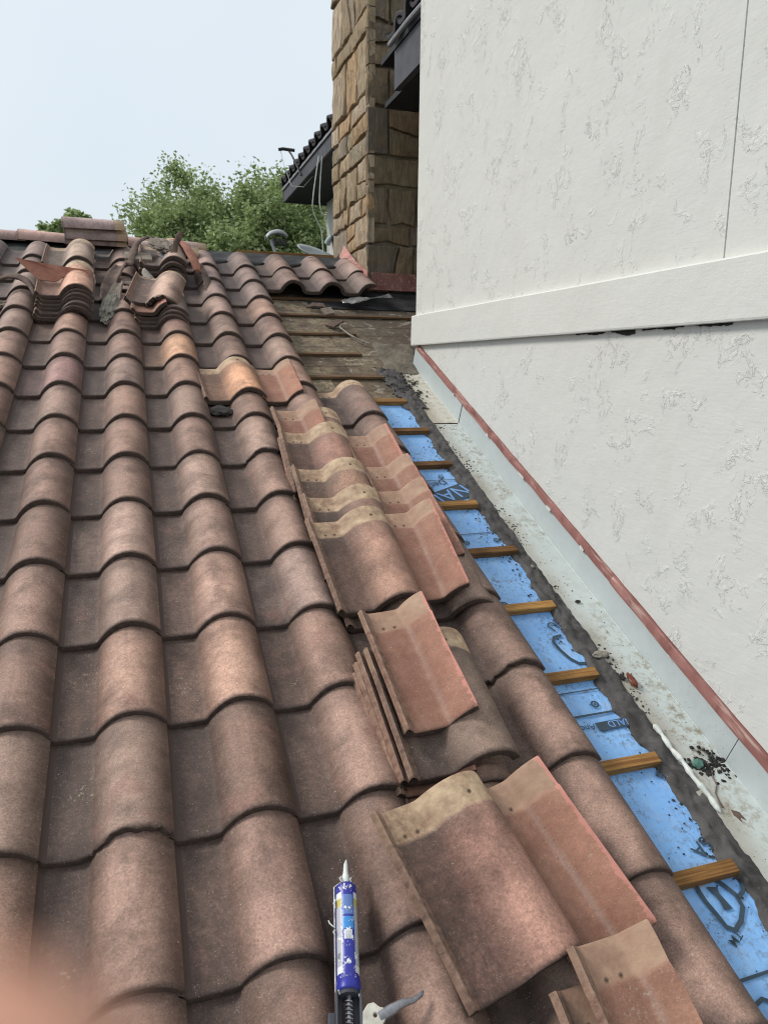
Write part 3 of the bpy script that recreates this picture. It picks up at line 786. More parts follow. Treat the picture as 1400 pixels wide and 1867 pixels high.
# upside-down maker's line: boxed word, then Anchor
mb = MB(); mb.add([(1.655, -3.915, ZP), (1.80, -3.912, ZP), (1.80, -3.878, ZP), (1.655, -3.881, ZP)], [(0, 1, 2, 3)]); mb.obj('printed_box', M_ink, roof)
letters('NALD', 1.794, -3.883, 0.036, PI, M_inklight, z=ZP + 0.001)
letters('Anchor', 1.650, -3.884, 0.034, PI, M_ink)
# course 6-7: slanted boxed word with Deck above
mb = MB()
def qd(p, q_, wd, z=ZP, mat=None): strip(p[0], p[1], q_[0], q_[1], wd)
letters('Deck', 1.690, -2.325, 0.060, PI + 0.42, M_ink)
mb = MB(); c_, s_ = math.cos(0.42), math.sin(0.42)
def rr2(x, y, ox=1.775, oy=-2.365): return (ox + x*c_ - y*s_, oy + x*s_ + y*c_, ZP)
mb.add([rr2(-0.30, -0.115), rr2(0, -0.115), rr2(0, 0), rr2(-0.30, 0)], [(0, 1, 2, 3)]); mb.obj('printed_box', M_ink, roof)
pp = rr2(-0.010, -0.014); letters('NALD', pp[0], pp[1], 0.125, PI + 0.42, M_inklight, z=ZP + 0.001)
# course 9: US and a rounded badge
letters('SU', 1.775, -3.375, 0.062, PI + 0.50, M_ink)
blob([(1.75, -3.47), (1.715, -3.475), (1.700, -3.50), (1.705, -3.54), (1.722, -3.59), (1.745, -3.618), (1.785, -3.622), (1.83, -3.60)], 0.013, closed=False)
# course 11: SA letters above batten
letters('SA', 1.757, -4.318, 0.062, PI + 0.45, M_ink)
# course 12: badge with I
blob([(1.648, -4.43), (1.640, -4.46), (1.640, -4.49), (1.648, -4.53), (1.652, -4.56), (1.672, -4.573), (1.705, -4.555), (1.735, -4.525), (1.738, -4.49), (1.722, -4.46), (1.70, -4.435)], 0.013)
blob([(1.738, -4.50), (1.765, -4.49), (1.79, -4.46), (1.79, -4.43)], 0.012, closed=False)
mb = MB(); mb.add([(1.668, -4.455, ZP), (1.700, -4.462, ZP), (1.694, -4.478, ZP), (1.700, -4.505, ZP), (1.704, -4.523, ZP), (1.676, -4.522, ZP), (1.680, -4.50, ZP), (1.676, -4.478, ZP)], [(0, 1, 2, 3, 4, 5, 6, 7)]); mb.obj('printed_letter', M_ink, roof)
letters('TM', 1.672, -4.570, 0.034, PI + 0.5, M_ink)
blob([(1.60, -4.735), (1.625, -4.728), (1.645, -4.742), (1.65, -4.76)], 0.010, closed=False)

# crumbs and dirt scattered over membrane, tar edges and flashing: nobody could count them
mb = MB(); rk = random.Random(11)
def chip(mb, u, v, z, r, flat=0.5):
    n_ = rk.choice((4, 5, 6)); a0 = rk.uniform(0, 6); vs = []
    for k in range(n_): 
        q = r*rk.uniform(0.6, 1.2); vs.append((u+math.cos(a0+2*PI*k/n_)*q, v+math.sin(a0+2*PI*k/n_)*q, z))
    vs.append((u + rk.uniform(-.2, .2)*r, v, z + r*flat*rk.uniform(0.5, 1.2)))
    mb.add(vs, [(k, (k+1) % n_, n_) for k in range(n_)])
for _ in range(900):
    v = rk.uniform(-4.9, -1.0); q = rk.random()
    u = 1.862 + abs(rk.gauss(0, 0.022)) if q < 0.62 else 1.77 - abs(rk.gauss(0, 0.03))
    if noise.noise(Vector((v*3.1, 0, q > 0.62))) < -0.02: continue
    chip(mb, u, v, FT + (0.001 if u > 1.8 else 0.0), rk.uniform(0.0015, 0.0065))
for _ in range(240):
    v = rk.uniform(-4.9, -1.5); u = rk.uniform(1.87, 2.0); chip(mb, u, v, FT + 0.001, rk.uniform(0.0008, 0.003))
for _ in range(110):
    chip(mb, rk.gauss(1.955, 0.04), rk.gauss(-4.11, 0.028), FT + 0.004, rk.uniform(0.003, 0.011), 0.7)
for _ in range(160):
    chip(mb, rk.uniform(1.5, 1.75), rk.uniform(-4.9, -1.5), DW + 0.006, rk.uniform(0.0008, 0.004))
for _ in range(260):
    chip(mb, rk.gauss(1.84, 0.05), rk.gauss(-1.22, 0.13), FT + 0.008, rk.uniform(0.003, 0.012), 0.8)
for _ in range(200):
    chip(mb, rk.uniform(1.22, 2.0), rk.uniform(-1.4, 0.3), DW + 0.001, rk.uniform(0.0015, 0.006), 0.6)
cr_ = mb.obj('tar_crumbs', M_crumb, roof); cr_['kind'] = 'stuff'
mb = MB()
for _ in range(420):
    c_ = rk.randrange(-2, 4); r_ = rk.randrange(-1, 12)
    u = A*c_ + rk.uniform(0.0, 0.1); v = -B*r_ + rk.uniform(0.02, 0.3)
    chip(mb, u, v, 0.016 - 0.043*(v + B*r_), rk.uniform(0.0008, 0.0028), 0.8)
for _ in range(60):
    chip(mb, A*-1 + rk.gauss(0.06, 0.02), -B*1 + rk.gauss(0.16, 0.05), 0.012, rk.uniform(0.002, 0.005), 0.8)
o = mb.obj('mortar_crumbs', M_mortar, roof); o['kind'] = 'stuff'

# ------------------------------------------------------------------ white building
wallb = empty('white_stucco_building', 'white stucco building wall rising on the right with raised trim band', 'building', Matrix.Translation((2.018, -0.835, -0.3)))
def wpart(mb, name, mat, smooth=False):
    o = mb.obj(name, mat, None, smooth); o.parent = wallb; o.matrix_parent_inverse = Matrix.Translation((2.018, -0.835, -0.3)).inverted(); return o
def wface(mb, y0, y1, z0, z1):
    mb.box((2.018, y0, z0), (2.40, y1, z1))
mb = MB(); mb.box((2.018, -3.534, -0.2), (5.2, -0.835, 3.2)); mb.box((2.018, -9.5, -0.2), (5.2, -3.5405, 3.2)); mb.box((2.023, -3.545, -0.2), (5.19, -3.53, 3.19)); mb.box((2.018, -9.5, -4.1), (5.2, -0.835, -0.2))
wall = wpart(mb, 'wall', M_stucco)
# trim band
mb = MB()
pr_ = [(2.010, -0.072), (1.994, -0.073), (1.989, -0.079), (1.988, -0.17), (1.988, -0.257), (1.990, -0.2635), (2.010, -0.2650)]
ys = [-0.822 - 0.008*1.0, -0.828, -0.84] + [-0.84 - 0.1*k for k in range(1, 86)]
for j, y in enumerate(ys):
    for (x_, z_) in pr_:
        ins = (0.006 if j == 0 else 0)
        mb.v.append(Vector((x_ + (ins if x_ < 2 else 0), y if j else -0.818, z_ + 0.0012*noise.noise(Vector((y*3, x_*50, z_*10)))*(0 if x_ > 2 else 1))))
for j in range(len(ys)-1):
    for i in range(len(pr_)-1):
        a = j*7+i; mb.f.append((a, a+7, a+8, a+1)); mb.m.append(0)
mb.f.append((0, 1, 2, 3, 4, 5, 6)); mb.m.append(0)
mb.box((2.0095, -9.4, -0.2645), (2.05, -0.8185, -0.0725))
wpart(mb, 'trim_band', M_band, False)
# cracked gap under the band
mb = MB()
for k in range(60):
    y = -2.74 - 0.86*k/60; h_ = 0.001 + 0.020*max(0, noise.noise(Vector((y*6, 0, 0))) + 0.15) + 0.004*random.random()
    if noise.noise(Vector((y*11, 5, 0))) < -0.22: continue
    mb.box((2.0145, y - 0.0145, -0.266 - h_), (2.0175, y, -0.2655))
wpart(mb, 'band_gap', M_crumb)['kind'] = 'stuff'
# eave of that building's far end, poking past the corner high up
mb = MB(); mb.box((2.17, -0.55, 1.60), (2.22, 0.10, 1.86)); wpart(mb, 'fascia_board', M_darkpaint)
mb = MB(); mb.box((2.225, -0.83, 1.60), (5.2, 0.48, 1.64)); wpart(mb, 'soffit', M_soffit)  # soffit and deck stretched past the fascia to shade the chimney front
mb = MB(); mb.box((2.19, -0.8, 1.90), (5.2, 0.48, 1.94)); wpart(mb, 'eave_deck', M_soffit)
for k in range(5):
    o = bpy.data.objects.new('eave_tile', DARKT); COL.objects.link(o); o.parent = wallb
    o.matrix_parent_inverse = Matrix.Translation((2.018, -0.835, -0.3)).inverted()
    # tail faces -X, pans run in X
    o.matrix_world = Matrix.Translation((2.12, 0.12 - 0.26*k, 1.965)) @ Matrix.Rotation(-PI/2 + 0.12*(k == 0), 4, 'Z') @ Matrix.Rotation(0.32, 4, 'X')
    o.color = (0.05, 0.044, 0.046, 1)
mb = MB(); mb.tube([(2.13, 0.10, 1.90), (2.13, -0.3, 1.90), (2.14, -0.8, 1.89)], 0.018, 8); wpart(mb, 'gutter_strip', M_gutter, True)

# ------------------------------------------------------------------ stone chimney
chim = empty('stone_chimney', 'tall sandstone chimney of irregular blocks standing at the ridge', 'chimney', Matrix.Translation((2.12, 0.62, 0.2)))
CI = Matrix.Translation((2.12, 0.62, 0.2)).inverted()
CX, CY, CY2, CX2, CZ0, CZ1 = 2.128, 0.628, 1.80, 3.35, -0.3, 3.35
mb = MB(); mb.box((CX + 0.035, CY + 0.035, CZ0), (CX2 - 0.035, CY2 - 0.035, CZ1 - 0.02))
o = mb.obj('mortar_core', M_joint, None); o.parent = chim; o.matrix_parent_inverse = CI
SPAL = [(0.36, 0.28, 0.18), (0.42, 0.31, 0.19), (0.30, 0.25, 0.17), (0.45, 0.35, 0.24), (0.40, 0.26, 0.14), (0.28, 0.24, 0.19), (0.48, 0.38, 0.27), (0.34, 0.26, 0.16)]
rs_ = random.Random(21)
def stone(poly, org, ax, ay, nrm, depth, name='stone'):
    """poly 2D in (ax, ay) on face at org; slab standing proud along nrm"""
    n_ = len(poly); cx_ = sum(p[0] for p in poly)/n_; cy_ = sum(p[1] for p in poly)/n_
    # subdivide outline for a ragged chisel edge
    out = []
    for i in range(n_):
        a = poly[i]; c = poly[(i+1) % n_]; seg = max(1, int(math.hypot(c[0]-a[0], c[1]-a[1])/0.05))
        for k in range(seg):
            t = k/seg; out.append((a[0]+(c[0]-a[0])*t + rs_.uniform(-1, 1)*0.004, a[1]+(c[1]-a[1])*t + rs_.uniform(-1, 1)*0.004))
    m_ = len(out); sd_ = rs_.uniform(0, 90); vs = []
    def P(x_, y_, d): return org + ax*x_ + ay*y_ + nrm*d
    tilt = (rs_.uniform(-0.03, 0.03), rs_.uniform(-0.03, 0.03))
    for (f, d) in ((1.0, -0.04), (1.0, depth-0.012), (0.955, depth-0.002), (0.62, depth + 0.002), (0.28, depth + 0.003)):
        for (x_, y_) in out:
            X_ = cx_ + (x_-cx_)*f; Y_ = cy_ + (y_-cy_)*f
            dd = d
            if d > 0: dd += 0.011*noise.noise(Vector((X_*9, Y_*9, sd_))) + 0.005*noise.noise(Vector((X_*28, Y_*28, sd_))) + tilt[0]*(X_-cx_) + tilt[1]*(Y_-cy_)
            vs.append(P(X_, Y_, dd))
    vs.append(P(cx_, cy_, depth + 0.004 + 0.008*noise.noise(Vector((cx_*9, cy_*9, sd_)))))
    fs = []
    for r_ in range(4):
        for k in range(m_): fs.append((r_*m_+k, r_*m_+(k+1) % m_, (r_+1)*m_+(k+1) % m_, (r_+1)*m_+k))
    for k in range(m_): fs.append((4*m_+k, 4*m_+(k+1) % m_, 5*m_))
    o = mesh_obj(name, vs, fs, M_stone, None, True, 30); o.parent = chim; o.matrix_parent_inverse = CI
    c = rs_.choice(SPAL); g_ = (c[0]+c[1]+c[2])/3; c = tuple(q_*0.90 + g_*0.10 for q_ in c); k_ = rs_.uniform(0.85, 1.12) * (1.50 if nrm.x < -0.5 else 0.72); o.color = (c[0]*k_, c[1]*k_, c[2]*k_, 1); return o  # left stones paler, front ones darker: sun and shade painted in, with soot
def face(org, ax, ay, nrm, wdt, hgt, flip):
    y = 0.0
    while y < hgt - 0.02:
        h = rs_.choice((0.16, 0.24, 0.30, 0.36, 0.44)); 
        if y + h > hgt - 0.08: h = hgt - y
        x = 0.0; sk0 = rs_.uniform(-0.03, 0.03)
        while x < wdt - 0.01:
            w_ = rs_.choice((0.20, 0.28, 0.38, 0.46, 0.56))*(1.0 if h < 0.3 else 0.9)
            if x + w_ > wdt - 0.10: w_ = wdt - x
            g = 0.007
            pass
            x0, x1, y0, y1 = x+g*(x > 0), x+w_-g*(x+w_ < wdt-0.001), y+g, y+h-g
            mode = rs_.random()
            nn_ = (ax.cross(ay)).dot(nrm) < 0
            def put(poly):
                if nn_: poly = poly[::-1]
                stone(poly, org, ax, ay, nrm, rs_.uniform(0.010, 0.026))
            if mode < 0.22 and h > 0.18 and w_ > 0.2:
                ym = y0 + (y1-y0)*rs_.uniform(0.35, 0.65); yd = rs_.uniform(-0.05, 0.05)
                put([(x0, y0), (x1, y0), (x1, ym+yd-g), (x0, ym-yd-g)]); put([(x0, ym-yd+g), (x1, ym+yd+g), (x1, y1), (x0, y1)])
            elif mode < 0.36 and w_ > 0.3 and h > 0.2:
                xm = x0 + (x1-x0)*rs_.uniform(0.4, 0.6); d_ = rs_.uniform(-0.09, 0.09)
                put([(x0, y0), (xm-d_-g, y0), (xm+d_-g, y1), (x0, y1)]); put([(xm-d_+g, y0), (x1, y0), (x1, y1), (xm+d_+g, y1)])
            else:
                j = lambda: rs_.uniform(-0.008, 0.008)
                kx = rs_.uniform(0.0, 0.035) if x > 0 else 0.0; ky = rs_.uniform(0.0, 0.03)
                put([(x0+kx, y0+j()), ((x0+x1)/2, y0+ky), (x1-kx*0.5, y0+j()), (x1, (y0+y1)/2), (x1-kx, y1+j()), ((x0+x1)/2, y1-ky*0.5), (x0+kx*0.3, y1+j()), (x0, (y0+y1)/2)])
            x += w_
        y += h
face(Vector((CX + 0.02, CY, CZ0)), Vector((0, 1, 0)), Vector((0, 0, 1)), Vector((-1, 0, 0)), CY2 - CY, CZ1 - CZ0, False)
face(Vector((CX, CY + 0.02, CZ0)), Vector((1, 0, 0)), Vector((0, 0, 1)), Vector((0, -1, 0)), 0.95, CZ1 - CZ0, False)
mb = MB(); mb.box((2.155, 0.588, 0.238), (3.4, 0.600, 0.372)); mb.box((2.13, 0.566, 0.228), (3.4, 0.590, 0.240))
o = mb.obj('base_flashing', M_red, None); o.parent = chim; o.matrix_parent_inverse = CI; bevel(o, 0.002, 1)
mb = MB()
mb.add([W(2.098, 0.60, 0.02), W(2.098, 0.62, 0.135), W(2.094, 0.95, 0.115), W(2.096, 1.25, 0.12), W(2.095, 1.40, 0.135), W(2.090, 1.38, 0.0), W(2.04, 1.34, 0.045), W(2.055, 0.95, 0.03), W(2.05, 0.62, 0.012)],
       [(0, 1, 2, 7), (2, 3, 6, 7), (3, 4, 5, 6), (0, 7, 8)])
o = mb.obj('step_flashing', M_pink, None); o.parent = chim; o.matrix_parent_inverse = CI
s_ = o.modifiers.new('s', 'SOLIDIFY'); s_.thickness = 0.003

# ------------------------------------------------------------------ neighbouring wing behind the chimney
NX, NYF = 2.48, 6.1
nb = empty('neighbouring_wing', 'far wing with dark tiled eave and black soffit behind the chimney', 'building', Matrix.Translation((3.2, NYF, 0)))
NI = Matrix.Translation((3.2, NYF, 0)).inverted()
def npart(mb, name, mat, smooth=False):
    o = mb.obj(name, mat, None, smooth); o.parent = nb; o.matrix_parent_inverse = NI; return o
mb = MB(); mb.box((3.12, 1.95, -4.1), (7.5, 6.0, 2.06)); npart(mb, 'wall', M_stucco)
mb = MB(); mb.box((NX + 0.02, 1.9, 2.045), (3.3, NYF, 2.065)); npart(mb, 'soffit', M_soffit)
mb = MB(); mb.box((NX, 1.9, 2.03), (NX + 0.025, NYF + 0.02, 2.19)); mb.box((NX, NYF, 2.03), (7.5, NYF + 0.025, 2.19)); npart(mb, 'fascia_board', M_darkpaint)
mb = MB(); mb.box((NX - 0.02, 1.9, 2.192), (NX + 0.04, NYF + 0.03, 2.225)); npart(mb, 'drip_edge', M_gutter)
mb = MB(); sl_ = 0.42
mb.add([(NX, 1.9, 2.226), (NX, NYF, 2.226), (7.5, NYF, 2.226 + 5.0*sl_), (7.5, 1.9, 2.226 + 5.0*sl_)], [(0, 1, 2, 3)]); npart(mb, 'roof_slope', M_darktile)
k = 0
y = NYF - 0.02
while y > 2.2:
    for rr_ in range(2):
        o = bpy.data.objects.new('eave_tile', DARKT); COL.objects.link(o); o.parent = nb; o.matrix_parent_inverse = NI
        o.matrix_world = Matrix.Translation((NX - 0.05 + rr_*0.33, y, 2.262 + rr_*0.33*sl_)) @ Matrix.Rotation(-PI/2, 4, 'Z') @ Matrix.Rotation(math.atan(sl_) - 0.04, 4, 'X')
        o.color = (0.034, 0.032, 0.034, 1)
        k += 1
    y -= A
# mast arm on the eave
t = empty('eave_antenna_arm', 'small dark antenna arm clamped to the far eave with hanging lead', 'antenna', Matrix.Translation((2.44, 4.9, 2.2)))
TI = Matrix.Translation((2.44, 4.9, 2.2)).inverted()
mb = MB(); mb.tube([(2.46, 4.75, 2.10), (2.44, 4.85, 2.22), (2.40, 5.05, 2.42), (2.38, 5.15, 2.50)], 0.013, 8)
o = mb.obj('arm', M_black, t, True); o.parent = t; o.matrix_parent_inverse = TI
mb = MB(); mb.tube([(2.24, 5.15, 2.50), (2.30, 5.15, 2.515), (2.46, 5.15, 2.51)], 0.022, 8); o = mb.obj('head', M_black, None, True); o.parent = t; o.matrix_parent_inverse = TI
mb = MB(); mb.tube([(2.27, 5.15, 2.48), (2.30, 5.1, 2.30), (2.34, 5.0, 2.12), (2.36, 4.9, 1.99), (2.50, 4.8, 1.97), (2.56, 4.5, 2.04)], 0.004, 5)
o = mb.obj('lead', M_cable, None, True); o.parent = t; o.matrix_parent_inverse = TI
# hanging white cables
def cable(pts, label):
    mb = MB(); P_ = [Vector(p) for p in pts]; out = []
    for i in range(len(P_)-1):
        p0 = P_[max(i-1, 0)]; p1 = P_[i]; p2 = P_[i+1]; p3 = P_[min(i+2, len(P_)-1)]
        for s2 in range(5):
            t = s2/5; out.append(0.5*((2*p1) + (-p0+p2)*t + (2*p0-5*p1+4*p2-p3)*t*t + (-p0+3*p1-3*p2+p3)*t**3))
    out.append(P_[-1]); mb.tube(out, 0.0062, 6)
    return tag(mb.obj('cable', M_cable, None, True), label, 'cable', 'white cables hanging from the far soffit')
Yc = 3.2
def at(px, py, Y):
    d = CR*((px-700)/FPX) + CD*((py-933.5)/FPX) + CF
    return CP + d*((Y-CP.y)/d.y)
cable([(2.43, 3.6, 2.05), (2.265, 3.2, 1.50), (2.27, 3.2, 1.33), (2.355, 3.2, 1.15), (2.375, 3.2, 0.95), (2.40, 3.2, 0.60)], 'left white cable dangling from the far soffit, kinked outward')
cable([(2.47, 3.6, 2.05), (2.34, 3.2, 1.45), (2.40, 3.2, 1.28), (2.43, 3.2, 1.10), (2.44, 3.2, 0.92), (2.45, 3.2, 0.60)], 'right white cable dangling from the far soffit beside chimney')

# ------------------------------------------------------------------ satellite dishes beyond the ridge
def dish(cen, axis, R, label, full):
    t = empty('satellite_dish', label, 'satellite dish', Matrix.Translation(cen)); I_ = Matrix.Translation(cen).inverted()
    ax = Vector(axis).normalized(); e1 = ax.cross(Vector((0, 0, 1))).normalized(); e2 = e1.cross(ax)
    mb = MB(); nr_, na = 6, 28; c = Vector(cen); vs = [c]
    for i in range(1, nr_+1):
        for k_ in range(na):
            r_ = R*i/nr_; a = 2*PI*k_/na; vs.append(c + e1*math.cos(a)*r_ + e2*math.sin(a)*r_*0.92 + ax*(0.22*R*(i/nr_)**2))
    fs = [(0, 1+k_, 1+(k_+1) % na) for k_ in range(na)]
    for i in range(nr_-1):
        for k_ in range(na): fs.append((1+i*na+k_, 1+(i+1)*na+k_, 1+(i+1)*na+(k_+1) % na, 1+i*na+(k_+1) % na))
    mb.add(vs, fs); o = mb.obj('reflector', M_dish, None, True); o.parent = t; o.matrix_parent_inverse = I_
    s_ = o.modifiers.new('s', 'SOLIDIFY'); s_.thickness = 0.008
    mb = MB(); tip = c + ax*R*1.1 - e2*R*0.35
    mb.tube([c - e2*R*0.9, c - e2*R*0.85 + ax*R*0.5, tip], 0.014, 8); o = mb.obj('arm', M_black, None, True); o.parent = t; o.matrix_parent_inverse = I_
    mb = MB(); mb.tube([tip, tip - ax*0.05 + e2*0.02, tip - ax*0.10 + e2*0.03], 0.03, 10, rs=[0.022, 0.034, 0.036]); o = mb.obj('feed_horn', M_dish, None, True); o.parent = t; o.matrix_parent_inverse = I_
    mb = MB(); mb.tube([c - ax*0.03, c - ax*0.15 - Vector((0, 0, 0.1)), c - ax*0.16 - Vector((0, 0, 0.9))], 0.02, 8); o = mb.obj('mast', M_black, None, True); o.parent = t; o.matrix_parent_inverse = I_
    return t
dish((2.26, 3.0, 0.80), (0.25, -0.35, 0.85), 0.27, 'large pale grey satellite dish tilted upward just left of the chimney', True)
# separate feed arm / small unit
t = empty('dish_feed_unit', 'small grey hooded dish receiver on a dark arm in front of the tree', 'satellite dish', Matrix.Translation((1.78, 2.9, 0.7))); TI = Matrix.Translation((1.78, 2.9, 0.7)).inverted()
mb = MB(); hood = []
for i in range(9):
    a = PI*(i/8)
    for jx in range(7):
        q = jx/6; hood.append((1.66 + 0.24*q, 2.9 - 0.06*math.cos(a)*(1-0.3*q), 0.955 + 0.055*math.sin(PI*q)**0.6 + 0.045*math.sin(a) + 0.03*q))
mb.add(hood, [(i*7+j, i*7+j+1, (i+1)*7+j+1, (i+1)*7+j) for i in range(8) for j in range(6)])
o = mb.obj('hood', M_dish, None, True, 60); o.parent = t; o.matrix_parent_inverse = TI; s_ = o.modifiers.new('s', 'SOLIDIFY'); s_.thickness = 0.006
mb = MB(); mb.tube([(1.72, 2.9, 0.96), (1.76, 2.9, 0.85), (1.86, 2.9, 0.55)], 0.018, 8); o = mb.obj('arm', M_dish, None, True); o.parent = t; o.matrix_parent_inverse = TI
mb = MB(); 
for q in range(3): mb.tube([(1.76+0.05*q, 2.88, 0.965), (1.765+0.05*q, 2.86, 0.90)], 0.02, 8)
o = mb.obj('feed_horns', M_black, None, True); o.parent = t; o.matrix_parent_inverse = TI

# ------------------------------------------------------------------ trees
def leafmat():
    m = NT('leaves'); co = m.coord(); geo = m.n('ShaderNodeNewGeometry')
    r = geo.outputs['Random Per Island']; a = m.noise(co, 1.5, 3)
    col = m.ramp(m.math('ADD', m.math('MULTIPLY', r, 0.4), m.math('MULTIPLY', a, 0.6)), [(0.25, (0.11, 0.15, 0.07)), (0.43, (0.26, 0.33, 0.14)), (0.60, (0.46, 0.53, 0.25)), (0.80, (0.62, 0.66, 0.38))])
    tr = m.n('ShaderNodeBsdfTranslucent'); m.l(m.mix(0.5, col, (0.25, 0.36, 0.08)), tr.inputs[0]); mx = m.n('ShaderNodeMixShader'); mx.inputs[0].default_value = 0.30
    m.done(col, 0.6, None, None, 0.3); m.l(m.b.outputs[0], mx.inputs[1]); m.l(tr.outputs[0], mx.inputs[2]); m.l(mx.outputs[0], m.out.inputs[0]); return m.m
M_leaf = leafmat()
def tree(name, label, base, cen, rad, seed, nclump, leafs, ls, hide=0.0):
    rt_ = random.Random(seed); t = empty(name, label, 'tree', Matrix.Translation(base)); I_ = Matrix.Translation(base).inverted()
    mb = MB(); cen = Vector(cen); base = Vector(base); clumps = []
    def wob(p0, p1, r0, r1, n_=6):
        pts = []; 
        for k_ in range(n_+1):
            q = k_/n_; p = p0.lerp(p1, q) + Vector([rt_.uniform(-1, 1)*0.03*(p1-p0).length*(0 < q < 1) for _ in range(3)]); pts.append(p)
        mb.tube(pts, r0, 6, rs=[r0+(r1-r0)*k_/n_ for k_ in range(n_+1)]); return pts
    fork = Vector((base.x*0.3 + cen.x*0.7, base.y*0.3+cen.y*0.7, cen.z - rad[2]*0.85))
    wob(base, fork, 0.22, 0.15)
    for k_ in range(nclump):
        # clump centres through an ellipsoid shell, lumpy
        while True:
            d = Vector((rt_.uniform(-1, 1), rt_.uniform(-1, 1), rt_.uniform(-0.9, 1)))
            if d.length > 0.25 and abs(d.x)**2.6 + abs(d.y)**2.6 + abs(d.z)**2.6 < 1: break
        lump = 0.88 + 0.26*noise.noise(d.normalized()*3.1 + Vector((seed, 0, 0)))
        p = cen + Vector((d.x*rad[0], d.y*rad[1], d.z*rad[2]))*lump
        clumps.append((p, rt_.uniform(0.75, 1.25)))
        if k_ % 3 == 0:
            m_ = fork.lerp(p, 0.45) + Vector((0, 0, -0.15)); wob(fork, m_, 0.07, 0.04, 4); wob(m_, p, 0.035, 0.010, 4)
    o = mb.obj('trunk', M_bark, None, True); o.parent = t; o.matrix_parent_inverse = I_
    V = []; F = []
    per = leafs // len(clumps); cs = (rad[0]*rad[1]*rad[2])**(1/3) * 0.24
    for p, sc_ in clumps:
        # twigs radiating: leaves sit along them
        for tw in range(9):
            dr = Vector((rt_.gauss(0, 1), rt_.gauss(0, 1), rt_.gauss(0.25, 1))).normalized(); ln = cs*sc_*rt_.uniform(0.5, 1.15)
            for q_ in range(per//9):
                c = p + dr*ln*rt_.random()**0.7 + Vector((rt_.gauss(0, 1), rt_.gauss(0, 1), rt_.gauss(0, 1)))*cs*0.16
                a = Vector((rt_.gauss(0, 1), rt_.gauss(0, 1), rt_.gauss(0, .6))).normalized(); b2 = a.orthogonal().normalized(); b2.rotate(Matrix.Rotation(rt_.uniform(0, 6.28), 3, a))
                s2 = ls*rt_.uniform(0.7, 1.5); i0 = len(V)
                V += [c - a*s2, c + b2*s2*0.5, c + a*s2, c - b2*s2*0.5]; F.append((i0, i0+1, i0+2, i0+3))
    me = bpy.data.meshes.new('crown'); me.from_pydata([tuple(v) for v in V], [], F); me.materials.append(M_leaf)
    o = bpy.data.objects.new('crown', me); COL.objects.link(o); o.parent = t; o.matrix_parent_inverse = I_; o['kind'] = 'stuff'
    return t
tree('oak_tree', 'full green leafy tree rising behind the ridge left of the chimney', (3.2, 13.0, -4.1), (2.95, 13.0, 1.05), (3.20, 2.8, 3.20), 5, 300, 290000, 0.044)
tree('distant_tree', 'small distant treetop just above the ridge caps at far left', (-2.0, 22.0, -4.1), (-1.55, 22.0, 2.95), (1.15, 1.2, 1.95), 9, 30, 14000, 0.085)
tree('distant_tree', 'tree crown low behind the far wing beside the chimney', (6.6, 19.0, -4.1), (6.0, 19.0, 0.9), (3.2, 2.0, 3.0), 14, 50, 20000, 0.075)

# ------------------------------------------------------------------ loose tiles
def loose(me, u, v, w_, yaw, pit, rol, tint, label, alpha=1.0, group=None, name='loose_tile', cat='roof tile'):
    o = bpy.data.objects.new(name, me); COL.objects.link(o)
    o.matrix_world = RROT @ Matrix.Translation((u, v, w_)) @ Matrix.Rotation(yaw, 4, 'Z') @ Matrix.Rotation(pit, 4, 'X') @ Matrix.Rotation(rol, 4, 'Y')
    o.color = (tint[0]*0.96, tint[1]*0.90, tint[2]*0.83, alpha)
    return tag(o, label, cat, group)
GN, GM, GU, GP, GL, GR = ('loose tiles laid by the caulking gun', 'stack of cut and whole tiles in the middle', 'long shingled stack beside the battens', 'pale tiles lying on the roof', 'left stack below the ridge', 'right stack below the ridge')
BR = (0.245, 0.155, 0.125); DK = (0.17, 0.12, 0.10); OR = (0.42, 0.235, 0.15)
# near group
loose(FULL[0], 0.885, -4.634, 0.105, 0.215, 0.150, 0.115, (0.285, 0.165, 0.135), 'large whole tile with tan head band lying askew right of caulking gun', group=GN)
loose(HALF[0.182], 1.168, -4.612, 0.078, 0.248, 0.155, 0.03, (0.34, 0.17, 0.12), 'cut red half tile with pink dusty edge tucked under the big tile', 0.168, GN)
loose(HALF[0.150], 1.135, -5.050, 0.110, 0.04, 0.17, 0.04, (0.36, 0.21, 0.14), 'cut tile with smeared tan head at the bottom right corner', 0.5, GN)
loose(HALF[0.150], 1.085, -5.100, 0.045, 0.04, 0.17, 0.04, (0.33, 0.22, 0.16), 'cut tile piece under the bottom right corner tile', 0.5, GN)
# middle stack
loose(FULL[2], 0.945, -4.075, 0.103, 0.020, 0.098, -0.01, (0.165, 0.12, 0.10), 'dark whole tile with cream head in middle stack under the red half tile', group=GM)
loose(FULL[3], 0.935, -4.105, 0.022, 0.0, 0.05, 0.0, DK, 'lowest whole tile of the middle stack', group=GM)
loose(HALF[0.172], 0.964, -3.955, 0.152, 0.045, 0.105, -0.03, (0.34, 0.16, 0.115), 'red half tile with pink cut edge on top of the middle stack', 0.162, GM)
loose(HALF[0.172], 0.926, -4.060, 0.074, 0.02, 0.096, 0.0, (0.30, 0.16, 0.12), 'second half tile from the top of middle stack', 0.162, GM)
loose(HALF[0.182], 0.914, -4.085, 0.055, 0.02, 0.094, 0.0, (0.30, 0.17, 0.13), 'third half tile in the middle stack with grey rib edge', 0.172, GM)
loose(HALF[0.172], 0.902, -4.110, 0.037, 0.02, 0.092, 0.0, (0.28, 0.17, 0.13), 'fourth half tile down in the middle stack, leftmost rib', 0.5, GM)
